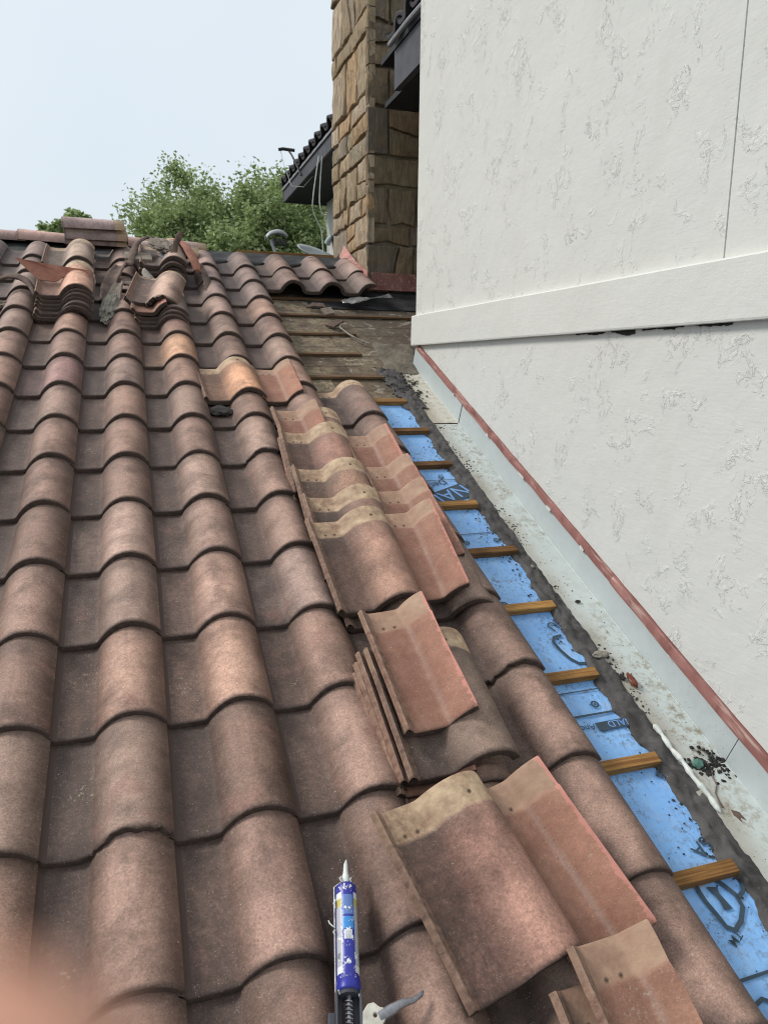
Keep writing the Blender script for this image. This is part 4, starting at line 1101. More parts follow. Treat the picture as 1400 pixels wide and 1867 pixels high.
# upper shingled stack
loose(FULL[1], 0.919, -3.370, 0.088, 0.070, 0.165, 0.06, (0.27, 0.165, 0.13), 'lowest front whole tile of shingled stack, whole face showing', group=GU)
loose(FULL[0], 0.917, -3.181, 0.080, 0.010, 0.165, 0.08, BR, 'second whole tile of shingled stack, only tan head showing', group=GU)
loose(FULL[2], 0.915, -2.941, 0.074, 0.000, 0.165, 0.085, (0.26, 0.16, 0.12), 'third whole tile of shingled stack behind two tan heads', group=GU)
loose(FULL[4], 0.912, -2.586, 0.066, -0.018, 0.165, 0.085, (0.27, 0.155, 0.125), 'fourth whole tile of shingled stack, pinkish face half showing', group=GU)
loose(FULL[3], 0.945, -2.39, 0.046, 0.02, 0.150, 0.07, BR, 'rearmost whole tile of shingled stack behind the cut one', group=GU)
loose(HALF[0.182], 0.948, -2.353, 0.066, 0.060, 0.165, 0.07, (0.48, 0.22, 0.14), 'rearmost cut tile of shingled stack with orange face', 0.5, GU)
loose(HALF[0.172], 0.905, -2.62, 0.045, -0.02, 0.15, 0.08, BR, 'edge-on cut tile at the left bottom of shingled stack', 0.5, GU)
loose(HALF[0.182], 1.185, -3.347, 0.094, 0.010, 0.165, 0.02, (0.34, 0.16, 0.115), 'front right half tile of shingled stack with pink edge and white splash', 0.172, GU)
loose(HALF[0.182], 1.252, -3.155, 0.078, 0.075, 0.165, 0.06, (0.32, 0.17, 0.12), 'second right half tile of shingled stack, tan head showing', 0.176, GU)
loose(HALF[0.182], 1.258, -2.940, 0.072, 0.075, 0.165, 0.06, (0.34, 0.17, 0.12), 'third right half tile of shingled stack', 0.176, GU)
loose(HALF[0.182], 1.246, -2.632, 0.064, 0.070, 0.165, 0.06, (0.38, 0.18, 0.12), 'fourth right half tile of shingled stack with pink dusted corner', 0.166, GU)
loose(FULL[4], 0.950, -3.395, 0.036, 0.03, 0.06, 0.02, DK, 'dark whole tile under the front of shingled stack', group=GU)
loose(FULL[3], 1.20, -3.385, 0.034, 0.0, 0.05, 0.0, DK, 'dark tile under the right front of shingled stack', group=GU)
# pale pair
loose(FULL[3], 0.628, -1.604, 0.050, 0.050, -0.030, 0.03, OR, 'pale orange whole tile lying on dark roof with black lump below', group=GP)
loose(HALF[0.182], 0.930, -1.602, 0.044, -0.006, -0.024, 0.03, (0.52, 0.24, 0.13), 'orange and grey cut tile tucked beside the pale orange tile', 0.5, GP)

# far left stack (below the ridge)
for k in range(6):
    lab = ['bottom', 'second', 'third', 'fourth', 'fifth', 'sixth'][k] + ' dark tile of the left stack counting up from the roof'
    loose(FULL[k % 5], -0.285 + 0.004*rt.uniform(-1, 1) + 0.004*k, -0.44 + 0.02*rt.uniform(-1, 1) + 0.012*k, 0.036 + 0.0205*k, rt.uniform(-0.015, 0.015), -0.02 + 0.008*k, 0.01, (0.15, 0.11, 0.10), lab, group=GL)
loose(FULL[0], -0.27, -0.36, 0.168, 0.01, 0.03, 0.0, (0.46, 0.27, 0.20), 'salmon coloured top tile of the left stack facing down slope', group=GL)
loose(FULL[2], -0.285, 0.30, 0.155, 0.0, 0.0, 0.02, (0.30, 0.225, 0.18), 'tan tile with cream head behind the salmon tile on left stack', group=GL)
loose(FULL[1], -0.285, 0.28, 0.130, 0.0, 0.0, 0.02, (0.17, 0.13, 0.11), 'dark tile under the tan tile at back of left stack', group=GL)
loose(FULL[4], -0.285, 0.26, 0.075, 0.0, -0.02, 0.0, (0.16, 0.12, 0.10), 'low dark tile at back of left stack', group=GL)
# right far stack
for k in range(7):
    lab = ['bottom', 'second', 'third', 'fourth', 'fifth', 'sixth', 'top'][k] + (' tile of the right stack counting up from the roof' if k < 6 else ' brown tile of the right stack below the broken ridge pieces')
    loose(FULL[(k+2) % 5], 0.352 + 0.005*rt.uniform(-1, 1), 0.36 + 0.025*rt.uniform(-1, 1) + 0.006*k, 0.036 + 0.0212*k, rt.uniform(-0.03, 0.03), -0.02 + 0.008*k, 0.01, (0.17, 0.125, 0.11) if k < 6 else (0.27, 0.20, 0.17), lab, group=GR)
for k in range(3):
    loose(FULL[k], 0.30 + 0.006*rt.uniform(-1, 1), -0.50 + 0.02*k, 0.038 + 0.021*k, rt.uniform(-0.03, 0.03), -0.02, 0.01, (0.16, 0.12, 0.105), ['bottom', 'middle', 'upper'][k] + ' dark tile under the broken tile in front of right stack', group=GR)
loose(HALF[0.172], 0.285, -0.46, 0.118, 0.02, 0.02, 0.03, (0.40, 0.21, 0.165), 'pinkish cut tile sticking out under the broken tile', 0.14, GR)
BROKEN = tile_mesh(seed=77, jagtail=0.02, ymax=0.40)
loose(BROKEN, 0.245, -0.36, 0.150, -0.20, 0.12, 0.10, (0.36, 0.25, 0.205), 'broken tan tile with jagged tail tilted over the right stack', group=GR)

# ---- shards, thin curved broken pieces
def shard(pts, th, mat, label, name='tile_shard', cat='broken tile', group='broken tile pieces between the stacks', curve=0.0):
    """pts: list of (u,v,w) outline on a loosely planar piece"""
    P_ = [Vector(p) for p in pts]; c = sum(P_, Vector())/len(P_)
    nrm = Vector()
    for i in range(len(P_)): nrm += (P_[i]-c).cross(P_[(i+1) % len(P_)]-c)
    nrm.normalize(); n_ = len(P_); rnd = random.Random(int(abs(c.x*977 + c.y*131)*100))
    out = []
    for i in range(n_):
        a, b2 = P_[i], P_[(i+1) % n_]; seg = max(1, int((b2-a).length/0.025))
        for k_ in range(seg): out.append(a.lerp(b2, k_/seg) + Vector([rnd.uniform(-1, 1)*0.002 for _ in range(3)]))
    m_ = len(out); top = [p + nrm*th/2 for p in out]; bot = [p - nrm*th/2 for p in out]
    R_ = max((p-c).length for p in out)
    mid = [c + (p-c)*0.5 + nrm*(th/2 + curve*0.75) for p in out]; midb = [p - nrm*th for p in mid]
    vs = top + bot + mid + midb + [c + nrm*(th/2+curve), c - nrm*(th/2-curve)]
    fs = []
    for k_ in range(m_):
        q = (k_+1) % m_
        fs += [(m_+k_, m_+q, q, k_), (k_, q, 2*m_+q, 2*m_+k_), (2*m_+k_, 2*m_+q, 4*m_), (m_+q, m_+k_, 3*m_+k_, 3*m_+q), (3*m_+q, 3*m_+k_, 4*m_+1)]
    vs = [RROT @ v for v in vs]
    o = mesh_obj(name, vs, fs, mat, None, True, 40); return tag(o, label, cat, group)
def curl(path, wid, side, up, bend, th, mat, label, name='tile_shard', cat='broken tile', group='broken tile pieces between the stacks', rag=0.004, twist=0.0, nseg=14, ncr=9):
    P_ = [Vector(p) for p in path]; side = Vector(side).normalized(); up = Vector(up).normalized(); rnd = random.Random(len(label)*7 + int(P_[0].x*1000))
    def cr_(t):
        f = t*(len(P_)-1); i = min(int(f), len(P_)-2); q = f-i
        p0, p1, p2, p3 = P_[max(i-1, 0)], P_[i], P_[i+1], P_[min(i+2, len(P_)-1)]
        return 0.5*((2*p1) + (-p0+p2)*q + (2*p0-5*p1+4*p2-p3)*q*q + (-p0+3*p1-3*p2+p3)*q**3)
    sd_ = rnd.uniform(0, 40); vs = []
    for i in range(nseg+1):
        t = i/nseg; c = cr_(t); f = t*(len(wid)-1); k_ = min(int(f), len(wid)-2); w2 = wid[k_] + (wid[k_+1]-wid[k_])*(f-k_)
        rot = Matrix.Rotation(twist*t, 3, (cr_(min(1, t+.05)) - cr_(max(0, t-.05))).normalized()); sv = rot @ side; uv_ = rot @ up
        e0, e1 = 1 + rnd.uniform(-rag, rag)/max(w2, .01), 1 + rnd.uniform(-rag, rag)/max(w2, .01)
        for j in range(ncr):
            q = -1 + 2*j/(ncr-1); q2 = q*(e0 if q < 0 else e1)
            vs.append(c + sv*w2*q2 + uv_*(bend*(1-q*q) + 0.0025*noise.noise(Vector((q*3, t*6, sd_))) + 0.0015*noise.noise(Vector((q*9, t*20, sd_)))))
    fs = [(i*ncr+j, i*ncr+j+1, (i+1)*ncr+j+1, (i+1)*ncr+j) for i in range(nseg) for j in range(ncr-1)]
    o = mesh_obj(name, [RROT @ v for v in vs], fs, mat, None, True, 50)
    m_ = o.modifiers.new('s', 'SOLIDIFY'); m_.thickness = th; m_.offset = 0
    return tag(o, label, cat, group)
def crumple(cen, size, mat, label, name, cat, seed, group, rot=0.0, tilt=0.0):
    bm = bmesh.new(); bmesh.ops.create_icosphere(bm, subdivisions=5, radius=1.0)
    for v in bm.verts:
        a_ = v.co.copy(); r_ = 1 - 0.55*abs(noise.noise(a_*1.7 + Vector((seed, 0, 0)))) - 0.40*abs(noise.noise(a_*3.7 + Vector((0, seed, 0)))) - 0.22*abs(noise.noise(a_*8 + Vector((0, seed, 4)))) - 0.10*abs(noise.noise(a_*17 + Vector((4, seed, 4))))
        v.co = Vector((a_.x*size[0], a_.y*size[1], a_.z*size[2]))*(r_ + 0.25)
    me = bpy.data.meshes.new(name); bm.to_mesh(me); bm.free(); me.materials.append(mat)
    me.polygons.foreach_set('use_smooth', [True]*len(me.polygons)); me.set_sharp_from_angle(angle=math.radians(32))
    o = bpy.data.objects.new(name, me); COL.objects.link(o); o.matrix_world = RROT @ Matrix.Translation(cen) @ Matrix.Rotation(rot, 4, 'Z') @ Matrix.Rotation(tilt, 4, 'X'); return tag(o, label, cat, group)
# red upright fin of clay on the salmon tile
shard([(-0.43, -0.06, 0.30), (-0.30, -0.09, 0.285), (-0.12, -0.10, 0.265), (0.015, -0.10, 0.25), (0.005, -0.13, 0.19), (-0.05, -0.14, 0.205), (-0.13, -0.14, 0.225), (-0.20, -0.14, 0.185), (-0.30, -0.14, 0.19)], 0.014, M_redclay, 'red clay strip standing upright across the salmon tile', curve=0.0)
# brown curled strip at far left
curl([(-0.56, 0.00, 0.125), (-0.47, 0.02, 0.155), (-0.38, -0.06, 0.150), (-0.32, -0.20, 0.105)], [0.018, 0.034, 0.032, 0.018], (0.3, 1, 0), (0, 0, 1), 0.014, 0.014, M_brown, 'brown curved strip left of the left stack')
crumple((-0.56, -0.20, 0.045), (0.10, 0.045, 0.022), M_greytile, 'pale mortar coated scrap at the far left edge', 'mortar_scrap', 'mortar scrap', 3.0, None)
GB = 'broken tile pieces between the stacks'
curl([(0.085, -0.03, 0.050), (0.11, 0.14, 0.095), (0.15, 0.30, 0.14), (0.19, 0.42, 0.165)], [0.035, 0.055, 0.060, 0.045], (1, 0, 0.35), (-0.3, 0, 1), -0.030, 0.014, M_brown, 'channel shaped brown slab leaning between the two stacks')
curl([(0.24, 0.40, 0.140), (0.27, 0.52, 0.185), (0.31, 0.66, 0.235), (0.38, 0.73, 0.262), (0.43, 0.72, 0.262)], [0.030, 0.028, 0.024, 0.026, 0.018], (1, -0.2, 0.3), (0, -0.4, 1), 0.012, 0.015, M_brown, 'curled brown strip curving up toward the stacked ridge caps')
curl([(0.115, -0.36, 0.045), (0.13, -0.20, 0.080), (0.155, -0.06, 0.125), (0.18, 0.02, 0.150)], [0.040, 0.050, 0.045, 0.022], (1, 0, 0.3), (-0.2, 0, 1), -0.016, 0.012, M_greytile, 'long weathered flake resting in the pan between stacks')
crumple((0.115, -0.30, 0.075), (0.050, 0.16, 0.038), M_mortar, 'cream crumpled felt and mortar scrap at foot of the gap', 'felt_scrap', 'felt scrap', 6.0, GB, -0.15, 0.22)
curl([(0.225, 0.03, 0.128), (0.275, -0.03, 0.148), (0.300, -0.15, 0.140), (0.290, -0.32, 0.098)], [0.020, 0.032, 0.034, 0.022], (1, 0.3, 0.1), (0, 0, 1), 0.016, 0.015, M_brown, 'purple brown curved strip left of the broken tan tile')
curl([(0.345, 0.16, 0.185), (0.370, 0.08, 0.160), (0.385, -0.02, 0.132)], [0.010, 0.035, 0.040], (1, 0.2, 0), (0, 0, 1), 0.018, 0.013, M_mortar, 'small tan wedge between the right stack and broken tile', nseg=8)
crumple((0.475, 0.62, 0.252), (0.080, 0.13, 0.022), M_greytile, 'torn mortar flake on top of the right stack', 'mortar_flake', 'mortar flake', 9.0, GB, 0.3, 0.1)
curl([(0.485, 0.44, 0.218), (0.520, 0.52, 0.228), (0.560, 0.56, 0.232)], [0.035, 0.040, 0.025], (1, -0.7, 0), (0, 0, 1), -0.014, 0.006, M_foil, 'small silvery torn metal piece hanging on right stack', 'metal_scrap', 'metal scrap', nseg=10)
curl([(0.555, 0.46, 0.225), (0.575, 0.52, 0.275), (0.605, 0.58, 0.330), (0.625, 0.60, 0.352)], [0.022, 0.020, 0.022, 0.014], (1, 0.3, -0.3), (0, -1, 0.2), 0.010, 0.012, M_brown, 'dark upright splinter standing on the right stack')
curl([(0.60, 0.76, 0.245), (0.66, 0.66, 0.235), (0.70, 0.50, 0.190), (0.72, 0.38, 0.130)], [0.030, 0.045, 0.045, 0.030], (1, 0.3, -0.5), (0.5, 0, 1), 0.016, 0.014, M_redclay, 'reddish curved piece at right side of right stack')
curl([(0.755, 0.50, 0.150), (0.775, 0.36, 0.110), (0.785, 0.22, 0.075), (0.79, 0.10, 0.050)], [0.012, 0.030, 0.036, 0.020], (1, 0, -0.4), (0.4, 0, 1), 0.008, 0.012, M_brown, 'thin brown triangular shard leaning right of right stack')
mb = MB(); mb.box((-0.095, -0.065, -0.012), (0.095, 0.065, 0.012), jit=0.004)
o = bevel(mb.obj('tile_shard', M_greytile), 0.004, 2); o.matrix_world = RROT @ Matrix.Translation((0.315, 0.53, 0.178)) @ Matrix.Rotation(0.08, 4, 'X'); tag(o, 'flat tan block behind the gap between the stacks', 'broken tile', GB)
# stack of ridge caps standing on the ridge
GC = 'spare ridge caps stacked on the ridge'
def cap(x_, y_, z_, ry, rz, tint, label, group=GC):
    o = bpy.data.objects.new('loose_ridge_cap', CAP); COL.objects.link(o)
    o.matrix_world = Matrix.Translation((x_, y_, z_)) @ Matrix.Rotation(rz, 4, 'Z') @ Matrix.Rotation(ry, 4, 'Y')
    o.color = (*tint, 1); return tag(o, label, 'ridge cap', group)
cap(-0.215, 0.95, 0.505, 0.0, 0.01, (0.19, 0.13, 0.115), 'bottom spare ridge cap of the stack')
cap(-0.205, 0.94, 0.540, -0.01, -0.02, (0.19, 0.135, 0.12), 'middle spare ridge cap of the stack')
cap(-0.215, 0.95, 0.580, 0.0, 0.02, (0.20, 0.14, 0.12), 'spare ridge cap second from the top')
cap(-0.225, 0.93, 0.618, -0.015, 0.0, (0.27, 0.19, 0.175), 'topmost spare ridge cap outlined against sky and tree')
cap(0.33, 0.92, 0.475, 0.05, -0.05, (0.33, 0.235, 0.20), 'loose pinkish ridge cap lying on the right stack', 'loose ridge caps')

# black lump under the pale tile
def lump(cen, size, mat, label, name, cat, seed, group=None):
    bm = bmesh.new(); bmesh.ops.create_icosphere(bm, subdivisions=3, radius=1.0)
    for v in bm.verts:
        n1 = noise.noise(v.co*1.6 + Vector((seed, 0, 0))); n2 = noise.noise(v.co*4 + Vector((seed, 3, 0)))
        v.co *= 1 + 0.35*n1 + 0.15*n2; v.co = Vector((v.co.x*size[0], v.co.y*size[1], v.co.z*size[2]))
    me = bpy.data.meshes.new(name); bm.to_mesh(me); bm.free(); me.materials.append(mat)
    me.polygons.foreach_set('use_smooth', [True]*len(me.polygons)); me.set_sharp_from_angle(angle=math.radians(28))
    o = bpy.data.objects.new(name, me); COL.objects.link(o); o.matrix_world = RROT @ Matrix.Translation(cen); return tag(o, label, cat, group)
lump((0.668, -1.690, 0.032), (0.058, 0.050, 0.014), M_crumb, 'black lump of tar in the pan below the pale tile', 'tar_lump', 'tar lump', 2.0)
# pod on the flashing
lump((1.893, -3.735, FT + 0.012), (0.011, 0.034, 0.011), simple('pod_skin', (0.13, 0.035, 0.02), (0.22, 0.07, 0.04), 20, 0.3, 0.2), 'glossy red brown seed pod lying on the pale flashing', 'seed_pod', 'seed pod', 5.0)
lump((1.868, -3.712, FT + 0.006), (0.010, 0.014, 0.006), M_crumb, 'small grey clod beside the red brown pod', 'clod', 'clod', 8.0)
lump((1.845, -3.60, FT + 0.014), (0.035, 0.016, 0.010), M_mortar, 'tan clod of dry tar at the sealant edge above the pod', 'clod', 'clod', 9.0)
lump((1.825, -3.065, FT + 0.012), (0.008, 0.008, 0.005), M_mortar, 'round pale pebble stuck in the dark sealant', 'pebble', 'pebble', 1.0)
lump((1.918, -3.30, FT + 0.005), (0.012, 0.008, 0.004), M_crumb, 'black tar chip on the pale flashing', 'tar_chip', 'tar chip', 4.0)
shard([(1.905, -4.265, FT+0.004), (1.925, -4.280, FT+0.006), (1.930, -4.305, FT+0.005), (1.917, -4.292, FT+0.005), (1.912, -4.312, FT+0.004), (1.900, -4.285, FT+0.004)], 0.002, M_brown, 'small dark dead leaf lying on the lower flashing', 'dead_leaf', 'leaf', None, 0.001)
lump((1.905, -4.10, FT + 0.012), (0.020, 0.016, 0.010), simple('teal_paint_lump', (0.05, 0.16, 0.12), (0.16, 0.30, 0.24), 12, 0.5), 'greenish lump at the edge of the debris clump on flashing', 'green_lump', 'debris', 6.0)
mb = MB(); pts = [(1.94, -4.13), (1.925, -4.155), (1.92, -4.18), (1.895, -4.205), (1.888, -4.23), (1.885, -4.255)]
mb.tube([W(p[0], p[1], FT + 0.006) for p in pts], 0.0022, 6)
tag(mb.obj('twig', M_brown, None, True), 'thin dark twig trailing down from debris clump on flashing', 'twig')
# debris on bare deck
shard([(1.50, 0.16, -0.035), (1.56, 0.20, -0.005), (1.64, 0.18, -0.005), (1.66, 0.13, -0.03), (1.62, 0.14, -0.015), (1.56, 0.15, -0.015)], 0.010, M_brown, 'arched bit of broken tile on the bare deck nearest the ridge', group='broken bits on the bare deck')
shard([(1.60, 0.10, -0.02), (1.68, 0.10, -0.01), (1.69, 0.02, -0.02), (1.62, 0.0, -0.03)], 0.02, M_greytile, 'grey square chip lying against a dark batten on bare deck', group='broken bits on the bare deck')
shard([(1.57, -0.20, -0.035), (1.62, -0.26, -0.03), (1.72, -0.16, -0.012), (1.66, -0.16, -0.012)], 0.016, M_brown, 'brown tile splinter between the second and third old battens', group='broken bits on the bare deck')
mb = MB(); mb.tube([W(*p) for p in ((1.69, -0.20, -0.02), (1.66, -0.27, -0.02), (1.69, -0.40, -0.02), (1.74, -0.50, -0.022), (1.80, -0.56, -0.025))], 0.006, 6)
tag(mb.obj('twig', M_mortar, None, True), 'pale dry twig crossing the bare deck boards', 'twig')
# crumpled foil strip at chimney foot
mb = MB(); nx_ = 26
for i in range(nx_+1):
    t = i/nx_
    for j in range(5):
        s2 = j/4; u = 1.80 + 0.42*t; v = 0.24 + 0.07*t + (0.05+0.04*math.sin(t*7))*(s2-0.5)*2*0.7; z = 0.0 + 0.04*t + 0.010*noise.noise(Vector((t*9, s2*3, 0))) + 0.005*noise.noise(Vector((t*30, s2*6, 0)))
        mb.v.append(W(u, v, z))
for i in range(nx_):
    for j in range(4):
        a = i*5+j; mb.f.append((a, a+5, a+6, a+1)); mb.m.append(0)
o = mb.obj('foil_strip', M_foil, None, True, 20); s_ = o.modifiers.new('s', 'SOLIDIFY'); s_.thickness = 0.002
tag(o, 'crumpled silver foil strip below the chimney flashing', 'foil')

# ------------------------------------------------------------------ caulking gun
def gunlabel():
    m = NT('tube_label'); tcn = m.n('ShaderNodeTexCoord'); s = m.sep(tcn.outputs['UV']); X, Y = s[0], s[1]   # X around 0..1 (0.5 = up), Y along metres
    blue_ = (0.030, 0.035, 0.30); white = (0.72, 0.74, 0.76); grey = (0.33, 0.34, 0.38); yel = (0.52, 0.46, 0.12); lb = (0.05, 0.25, 0.62)
    ins = lambda v, a, b2: m.math('MULTIPLY', m.math('GREATER_THAN', v, a), m.math('LESS_THAN', v, b2))
    col = m.mix(0.0, blue_, blue_)
    fineprint = m.ramp(m.noise(m.mapping(tcn.outputs['UV'], (60, 900, 1)), 1.0, 2), [(0.45, 0.0), (0.55, 1.0)])
    side = m.math('MAXIMUM', ins(X, 0.28, 0.405), ins(X, 0.60, 0.74))
    col = m.mix(m.math('MULTIPLY', side, ins(Y, 0.024, 0.192)), col, m.mix(m.math('MULTIPLY', fineprint, 0.55), grey, white))
    col = m.mix(m.math('MULTIPLY', side, ins(Y, 0.018, 0.032)), col, white)
    col = m.mix(m.math('MULTIPLY', side, ins(Y, 0.160, 0.178)), col, yel)
    col = m.mix(m.math('MULTIPLY', side, ins(Y, 0.178, 0.192)), col, white)
    front = ins(X, 0.415, 0.59)
    col = m.mix(m.math('MULTIPLY', front, ins(Y, 0.140, 0.185)), col, (0.12, 0.20, 0.46))
    col = m.mix(m.math('MULTIPLY', front, ins(Y, 0.108, 0.135)), col, lb)
    bar = m.math('GREATER_THAN', m.math('FRACT', m.math('MULTIPLY', Y, 420.0)), 0.5)
    col = m.mix(m.math('MULTIPLY', m.math('MULTIPLY', ins(X, 0.44, 0.56), ins(Y, 0.086, 0.106)), 1.0), col, m.mix(m.math('MULTIPLY', ins(X, 0.46, 0.54), bar), white, grey))
    col = m.mix(m.math('MULTIPLY', m.math('MULTIPLY', ins(X, 0.30, 0.37), ins(Y, 0.045, 0.060)), bar), col, (0.05, 0.05, 0.06))
    sm = m.noise(m.mapping(tcn.outputs['UV'], (14, 62, 1)), 1.0, 5, 0.6, 0.6)
    col = m.mix(m.math('MULTIPLY', m.ramp(sm, [(0.595, 0.0), (0.612, 1.0)]), ins(X, 0.30, 0.70)), col, (0.74, 0.75, 0.74))
    return m.done(col, 0.35, m.bump(m.ramp(sm, [(0.555, 0.0), (0.59, 1.0)]), 0.5, 0.0015), None, 0.5)
M_label = gunlabel()
p_tip = Vector((0.675, -4.298, 0.090)); p_bot = Vector((0.625, -4.520, 0.090))
yax = (p_tip - p_bot).normalized(); zax = Vector((0, 0, 1)); xax = yax.cross(zax).normalized(); zax = xax.cross(yax)
G = RROT @ Matrix(((xax.x, yax.x, zax.x, p_bot.x), (xax.y, yax.y, zax.y, p_bot.y), (xax.z, yax.z, zax.z, p_bot.z), (0, 0, 0, 1)))
gun = empty('caulking_gun', 'caulking gun with blue and white sealant tube lying on the tiles', 'caulking gun', G)
mb = MB(); na = 28; R0 = 0.0245; LTb = 0.215
ysg = [0, 0.003, 0.02, 0.05, 0.09, 0.13, 0.17, 0.20, 0.210, 0.213]; rsg = [R0, R0+0.001, R0, R0, R0, R0, R0, R0, R0, R0-0.001]
vs = []; uvv = []
for y_, r_ in zip(ysg, rsg):
    for k in range(na+1):
        a = 2*PI*k/na; vs.append((math.sin(a + PI)*r_, y_, math.cos(a + PI)*r_)); uvv.append((k/na, y_))
fs = [(j*(na+1)+k, j*(na+1)+k+1, (j+1)*(na+1)+k+1, (j+1)*(na+1)+k) for j in range(len(ysg)-1) for k in range(na)]
fs.append(tuple(range(na+1)))
o = mesh_obj('sealant_tube', vs, fs, M_label, gun, True, 40, uvs=uvv)
M_blueend = simple('blue_tube_end', (0.03, 0.035, 0.30), (0.05, 0.055, 0.36), 20, 0.35, 0.2)
mb = MB(); mb.tube([(0, 0.212, 0), (0, 0.216, 0), (0, 0.224, 0)], 0.02, 24, rs=[R0-0.0005, R0-0.003, 0.009]); mb.obj('tube_shoulder', M_blueend, gun, True)
mb = MB(); mb.tube([(0, -0.013, 0), (0, -0.010, 0), (0, 0.006, 0), (0, 0.008, 0)], 0.02, 28, rs=[R0, R0+0.0022, R0+0.0022, R0+0.0008]); mb.obj('tube_base_ring', M_blueend, gun, True)
mb = MB(); mb.tube([(0, 0.222, 0), (0, 0.243, 0), (0, 0.2445, 0), (0.001, 0.270, 0.0005), (0.0025, 0.281, 0.001)], 0.008, 14, rs=[0.0095, 0.0085, 0.0068, 0.0050, 0.0016]); mb.obj('nozzle', M_caulk, gun, True)
# cradle: two side rails and front ring
mb = MB(); arc = [math.radians(a) for a in range(180-60, 180+61, 10)]
mb2 = []
for y_ in (-0.02, 0.219):
    for a in arc: mb2.append((math.sin(a)*(R0+0.0035), y_, math.cos(a)*(R0+0.0035)))
n_ = len(arc); mb.add(mb2, [(k, k+1, n_+k+1, n_+k) for k in range(n_-1)])
o = mb.obj('cradle', M_darkpaint, gun, True); s_ = o.modifiers.new('s', 'SOLIDIFY'); s_.thickness = 0.0016
mb = MB(); mb.tube([(-R0-0.003, -0.03, -0.002), (-R0-0.003, 0.10, -0.002), (-R0-0.003, 0.214, -0.002), (-0.013, 0.222, 0.004)], 0.0022, 8); mb.tube([(R0-0.008, 0.212, 0.016), (-R0+0.006, 0.213, 0.018)], 0.0018, 6); mb.obj('side_rod', M_steel, gun, True)
mb = MB(); mb.tube([(0, -0.020, 0), (0, -0.011, 0)], 0.026, 26, rs=[0.0225, 0.0235]); mb.obj('end_plate', M_darkpaint, gun, True)
# yoke frame with the piston rod and spring
mb = MB(); mb.box((-0.029, -0.115, -0.016), (-0.012, -0.016, -0.010)); mb.box((0.010, -0.100, -0.016), (0.029, -0.016, -0.010)); mb.box((-0.029, -0.115, -0.014), (-0.024, -0.012, 0.016)); mb.box((0.021, -0.100, -0.014), (0.027, -0.012, 0.016)); mb.box((-0.044, -0.14, -0.012), (-0.028, -0.052, 0.008)); mb.box((-0.030, -0.130, -0.014), (0.028, -0.112, 0.014))
bevel(mb.obj('frame', M_darkpaint, gun), 0.003, 2)
mb = MB(); mb.tube([(0, -0.30, 0.002), (0, 0.0, 0.002)], 0.0045, 10); mb.obj('piston_rod', M_steel, gun, True)
mb = MB(); sp = [(0.0075*math.cos(a*0.7), -0.105 + 0.080*a/90, 0.002 + 0.0075*math.sin(a*0.7)) for a in range(0, 90)]
mb.tube(sp, 0.0017, 6); mb.obj('spring', M_steel, gun, True)
mb = MB()
for (x_, y_, l_) in ((-0.027, 0.16, 0.02), (-0.0285, 0.10, 0.012), (0.012, 0.221, 0.012), (-0.012, 0.222, 0.014), (0.024, -0.03, 0.016), (-0.020, -0.02, 0.012)):
    mb.tube([(x_, y_, 0.010), (x_ - 0.003, y_ + l_*0.5, 0.012), (x_ + 0.001, y_ + l_, 0.009)], 0.002, 7, rs=[0.0012, 0.0026, 0.0010])
mb.tube([(-0.027, 0.118, 0.006), (-0.034, 0.121, 0.008), (-0.040, 0.128, 0.006), (-0.042, 0.134, 0.005)], 0.0015, 6)
mb.obj('sealant_smear', M_caulk, gun, True)
# off-white cast bracket with hole and the trigger
def plate(name, outline, hole, z0, z1, mat):
    bm = bmesh.new(); vs_ = [bm.verts.new((x_, y_, z0)) for x_, y_ in outline]; n2 = 16
    hs = [bm.verts.new((hole[0]+hole[2]*math.cos(2*PI*k/n2), hole[1]+hole[2]*math.sin(2*PI*k/n2), z0)) for k in range(n2)]
    eo = [bm.edges.new((vs_[k], vs_[(k+1) % len(vs_)])) for k in range(len(vs_))] + [bm.edges.new((hs[k], hs[(k+1) % n2])) for k in range(n2)]
    bmesh.ops.triangle_fill(bm, use_beauty=True, edges=eo)
    r_ = bmesh.ops.extrude_face_region(bm, geom=bm.faces[:]); bmesh.ops.translate(bm, vec=(0, 0, z1-z0), verts=[g_ for g_ in r_['geom'] if isinstance(g_, bmesh.types.BMVert)])
    bmesh.ops.recalc_face_normals(bm, faces=bm.faces); me = bpy.data.meshes.new(name); bm.to_mesh(me); bm.free(); me.materials.append(mat)
    o = bpy.data.objects.new(name, me); COL.objects.link(o); o.parent = gun; return o
o = plate('cast_bracket', [(0.024, -0.080), (0.026, -0.055), (0.037, -0.040), (0.050, -0.037), (0.062, -0.046), (0.072, -0.048), (0.076, -0.064), (0.066, -0.080), (0.052, -0.092), (0.046, -0.125), (0.030, -0.125)], (0.052, -0.061, 0.0045), 0.004, 0.016, M_castw)
bevel(o, 0.002, 2)
mb = MB(); mb.tube([(0.060, -0.064, 0.010), (0.085, -0.052, 0.012), (0.110, -0.040, 0.014), (0.135, -0.034, 0.014), (0.152, -0.024, 0.013), (0.156, -0.016, 0.012)], 0.01, 12, rs=[0.010, 0.0115, 0.0085, 0.006, 0.0048, 0.003]); mb.obj('trigger', M_steel, gun, True)
mb = MB(); mb.tube([(0.035, -0.105, 0.006), (0.055, -0.16, 0.0), (0.085, -0.23, -0.004)], 0.011, 12, rs=[0.012, 0.011, 0.012]); mb.obj('handle', M_darkpaint, gun, True)

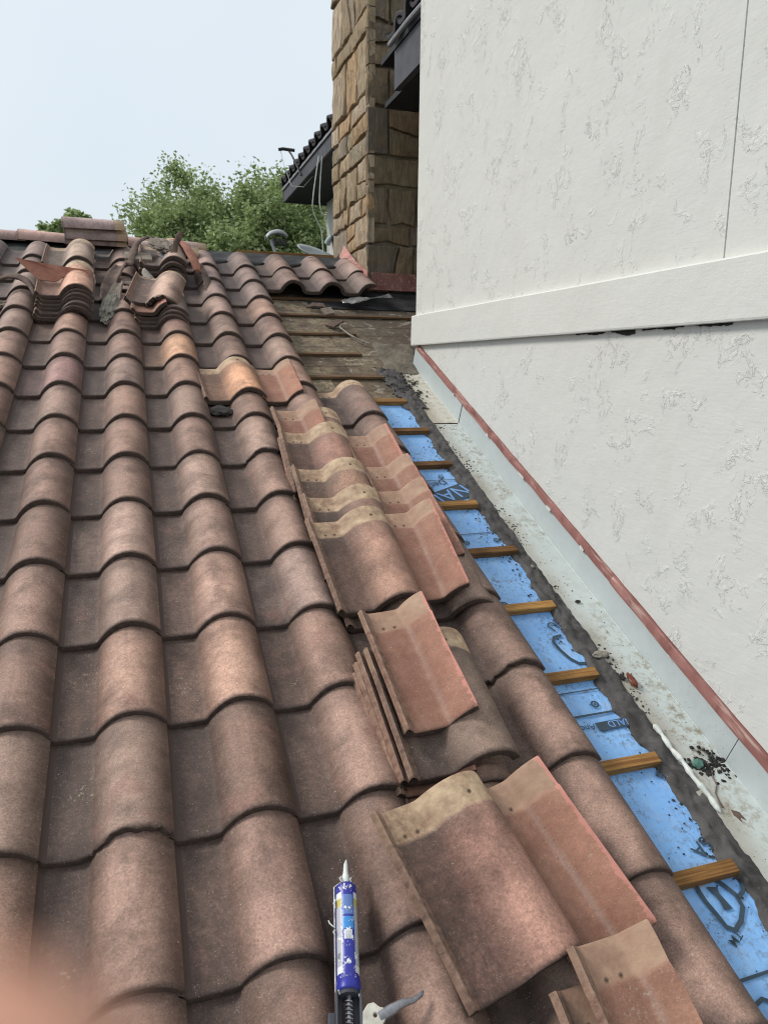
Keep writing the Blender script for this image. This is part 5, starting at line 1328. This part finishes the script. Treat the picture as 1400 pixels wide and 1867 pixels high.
# ------------------------------------------------------------------ photographer's finger at the lens
def skinmat():
    m = NT('skin'); co = m.coord(); a = m.noise(co, 60, 4)
    col = m.mix(m.ramp(a, [(0.3, 0), (0.7, 1)]), (0.56, 0.27, 0.185), (0.64, 0.34, 0.24))
    m.b.inputs['Subsurface Weight'].default_value = 0.0
    return m.done(col, 0.55, m.bump(m.noise(co, 900, 3), 0.15, 0.0003), None, 0.35)
M_skin = skinmat()
def camp(x, y, d): return CP + CR*x + CD*y + CF*d
hand = empty('hand', 'out of focus fingertip of the photographer at the lower left corner', 'hand', Matrix.Translation(camp(-0.07, 0.10, 0.0)))
bm = bmesh.new()
def chain(pts, rs, bm=bm):
    prev = None; out = []
    for p, r in zip(pts, rs): v = bm.verts.new(camp(*p)); out.append((v, r)); 
    for (a, _), (b2, _) in zip(out, out[1:]): bm.edges.new((a, b2))
    return out
vr = []
wrist = chain([(-0.100, 0.205, -0.03), (-0.085, 0.165, -0.02), (-0.075, 0.125, -0.01), (-0.068, 0.095, -0.004)], [0.026, 0.027, 0.030, 0.026]); vr += wrist
pal = wrist[-1][0]; pal2 = wrist[-2][0]
def finger(root, pts, rs):
    c = chain(pts, rs); bm.edges.new((root, c[0][0])); vr.extend(c)
finger(pal, [(-0.045, 0.075, 0.002), (-0.032, 0.048, 0.012), (-0.019, 0.028, 0.020), (-0.0076, 0.0141, 0.0200)], [0.0095, 0.0098, 0.0098, 0.0092])
finger(pal, [(-0.074, 0.062, -0.006), (-0.070, 0.036, -0.002), (-0.060, 0.020, 0.000), (-0.050, 0.014, -0.002)], [0.0098, 0.0090, 0.0083, 0.0072])
finger(pal, [(-0.094, 0.066, -0.010), (-0.096, 0.040, -0.010), (-0.088, 0.024, -0.010), (-0.078, 0.020, -0.012)], [0.0095, 0.0086, 0.0080, 0.0070])
finger(pal, [(-0.110, 0.078, -0.014), (-0.118, 0.056, -0.016), (-0.114, 0.042, -0.018)], [0.0085, 0.0074, 0.0066])
finger(pal2, [(-0.040, 0.125, -0.020), (-0.018, 0.105, -0.030), (-0.004, 0.085, -0.034)], [0.0125, 0.0105, 0.0088])
me = bpy.data.meshes.new('hand_skin'); bm.verts.index_update(); radii = {v.index: r for v, r in vr}
bm.to_mesh(me); bm.free(); me.materials.append(M_skin)
o = bpy.data.objects.new('fingers_and_palm', me); COL.objects.link(o); o.parent = hand; o.matrix_parent_inverse = hand.matrix_world.inverted()
sm = o.modifiers.new('skin', 'SKIN'); sm.use_smooth_shade = True
me.skin_vertices[0].data[0].use_root = True
for i, sv in enumerate(me.skin_vertices[0].data): sv.radius = (radii[i], radii[i])
sb = o.modifiers.new('sub', 'SUBSURF'); sb.levels = 2; sb.render_levels = 2

bpy.context.view_layer.update()
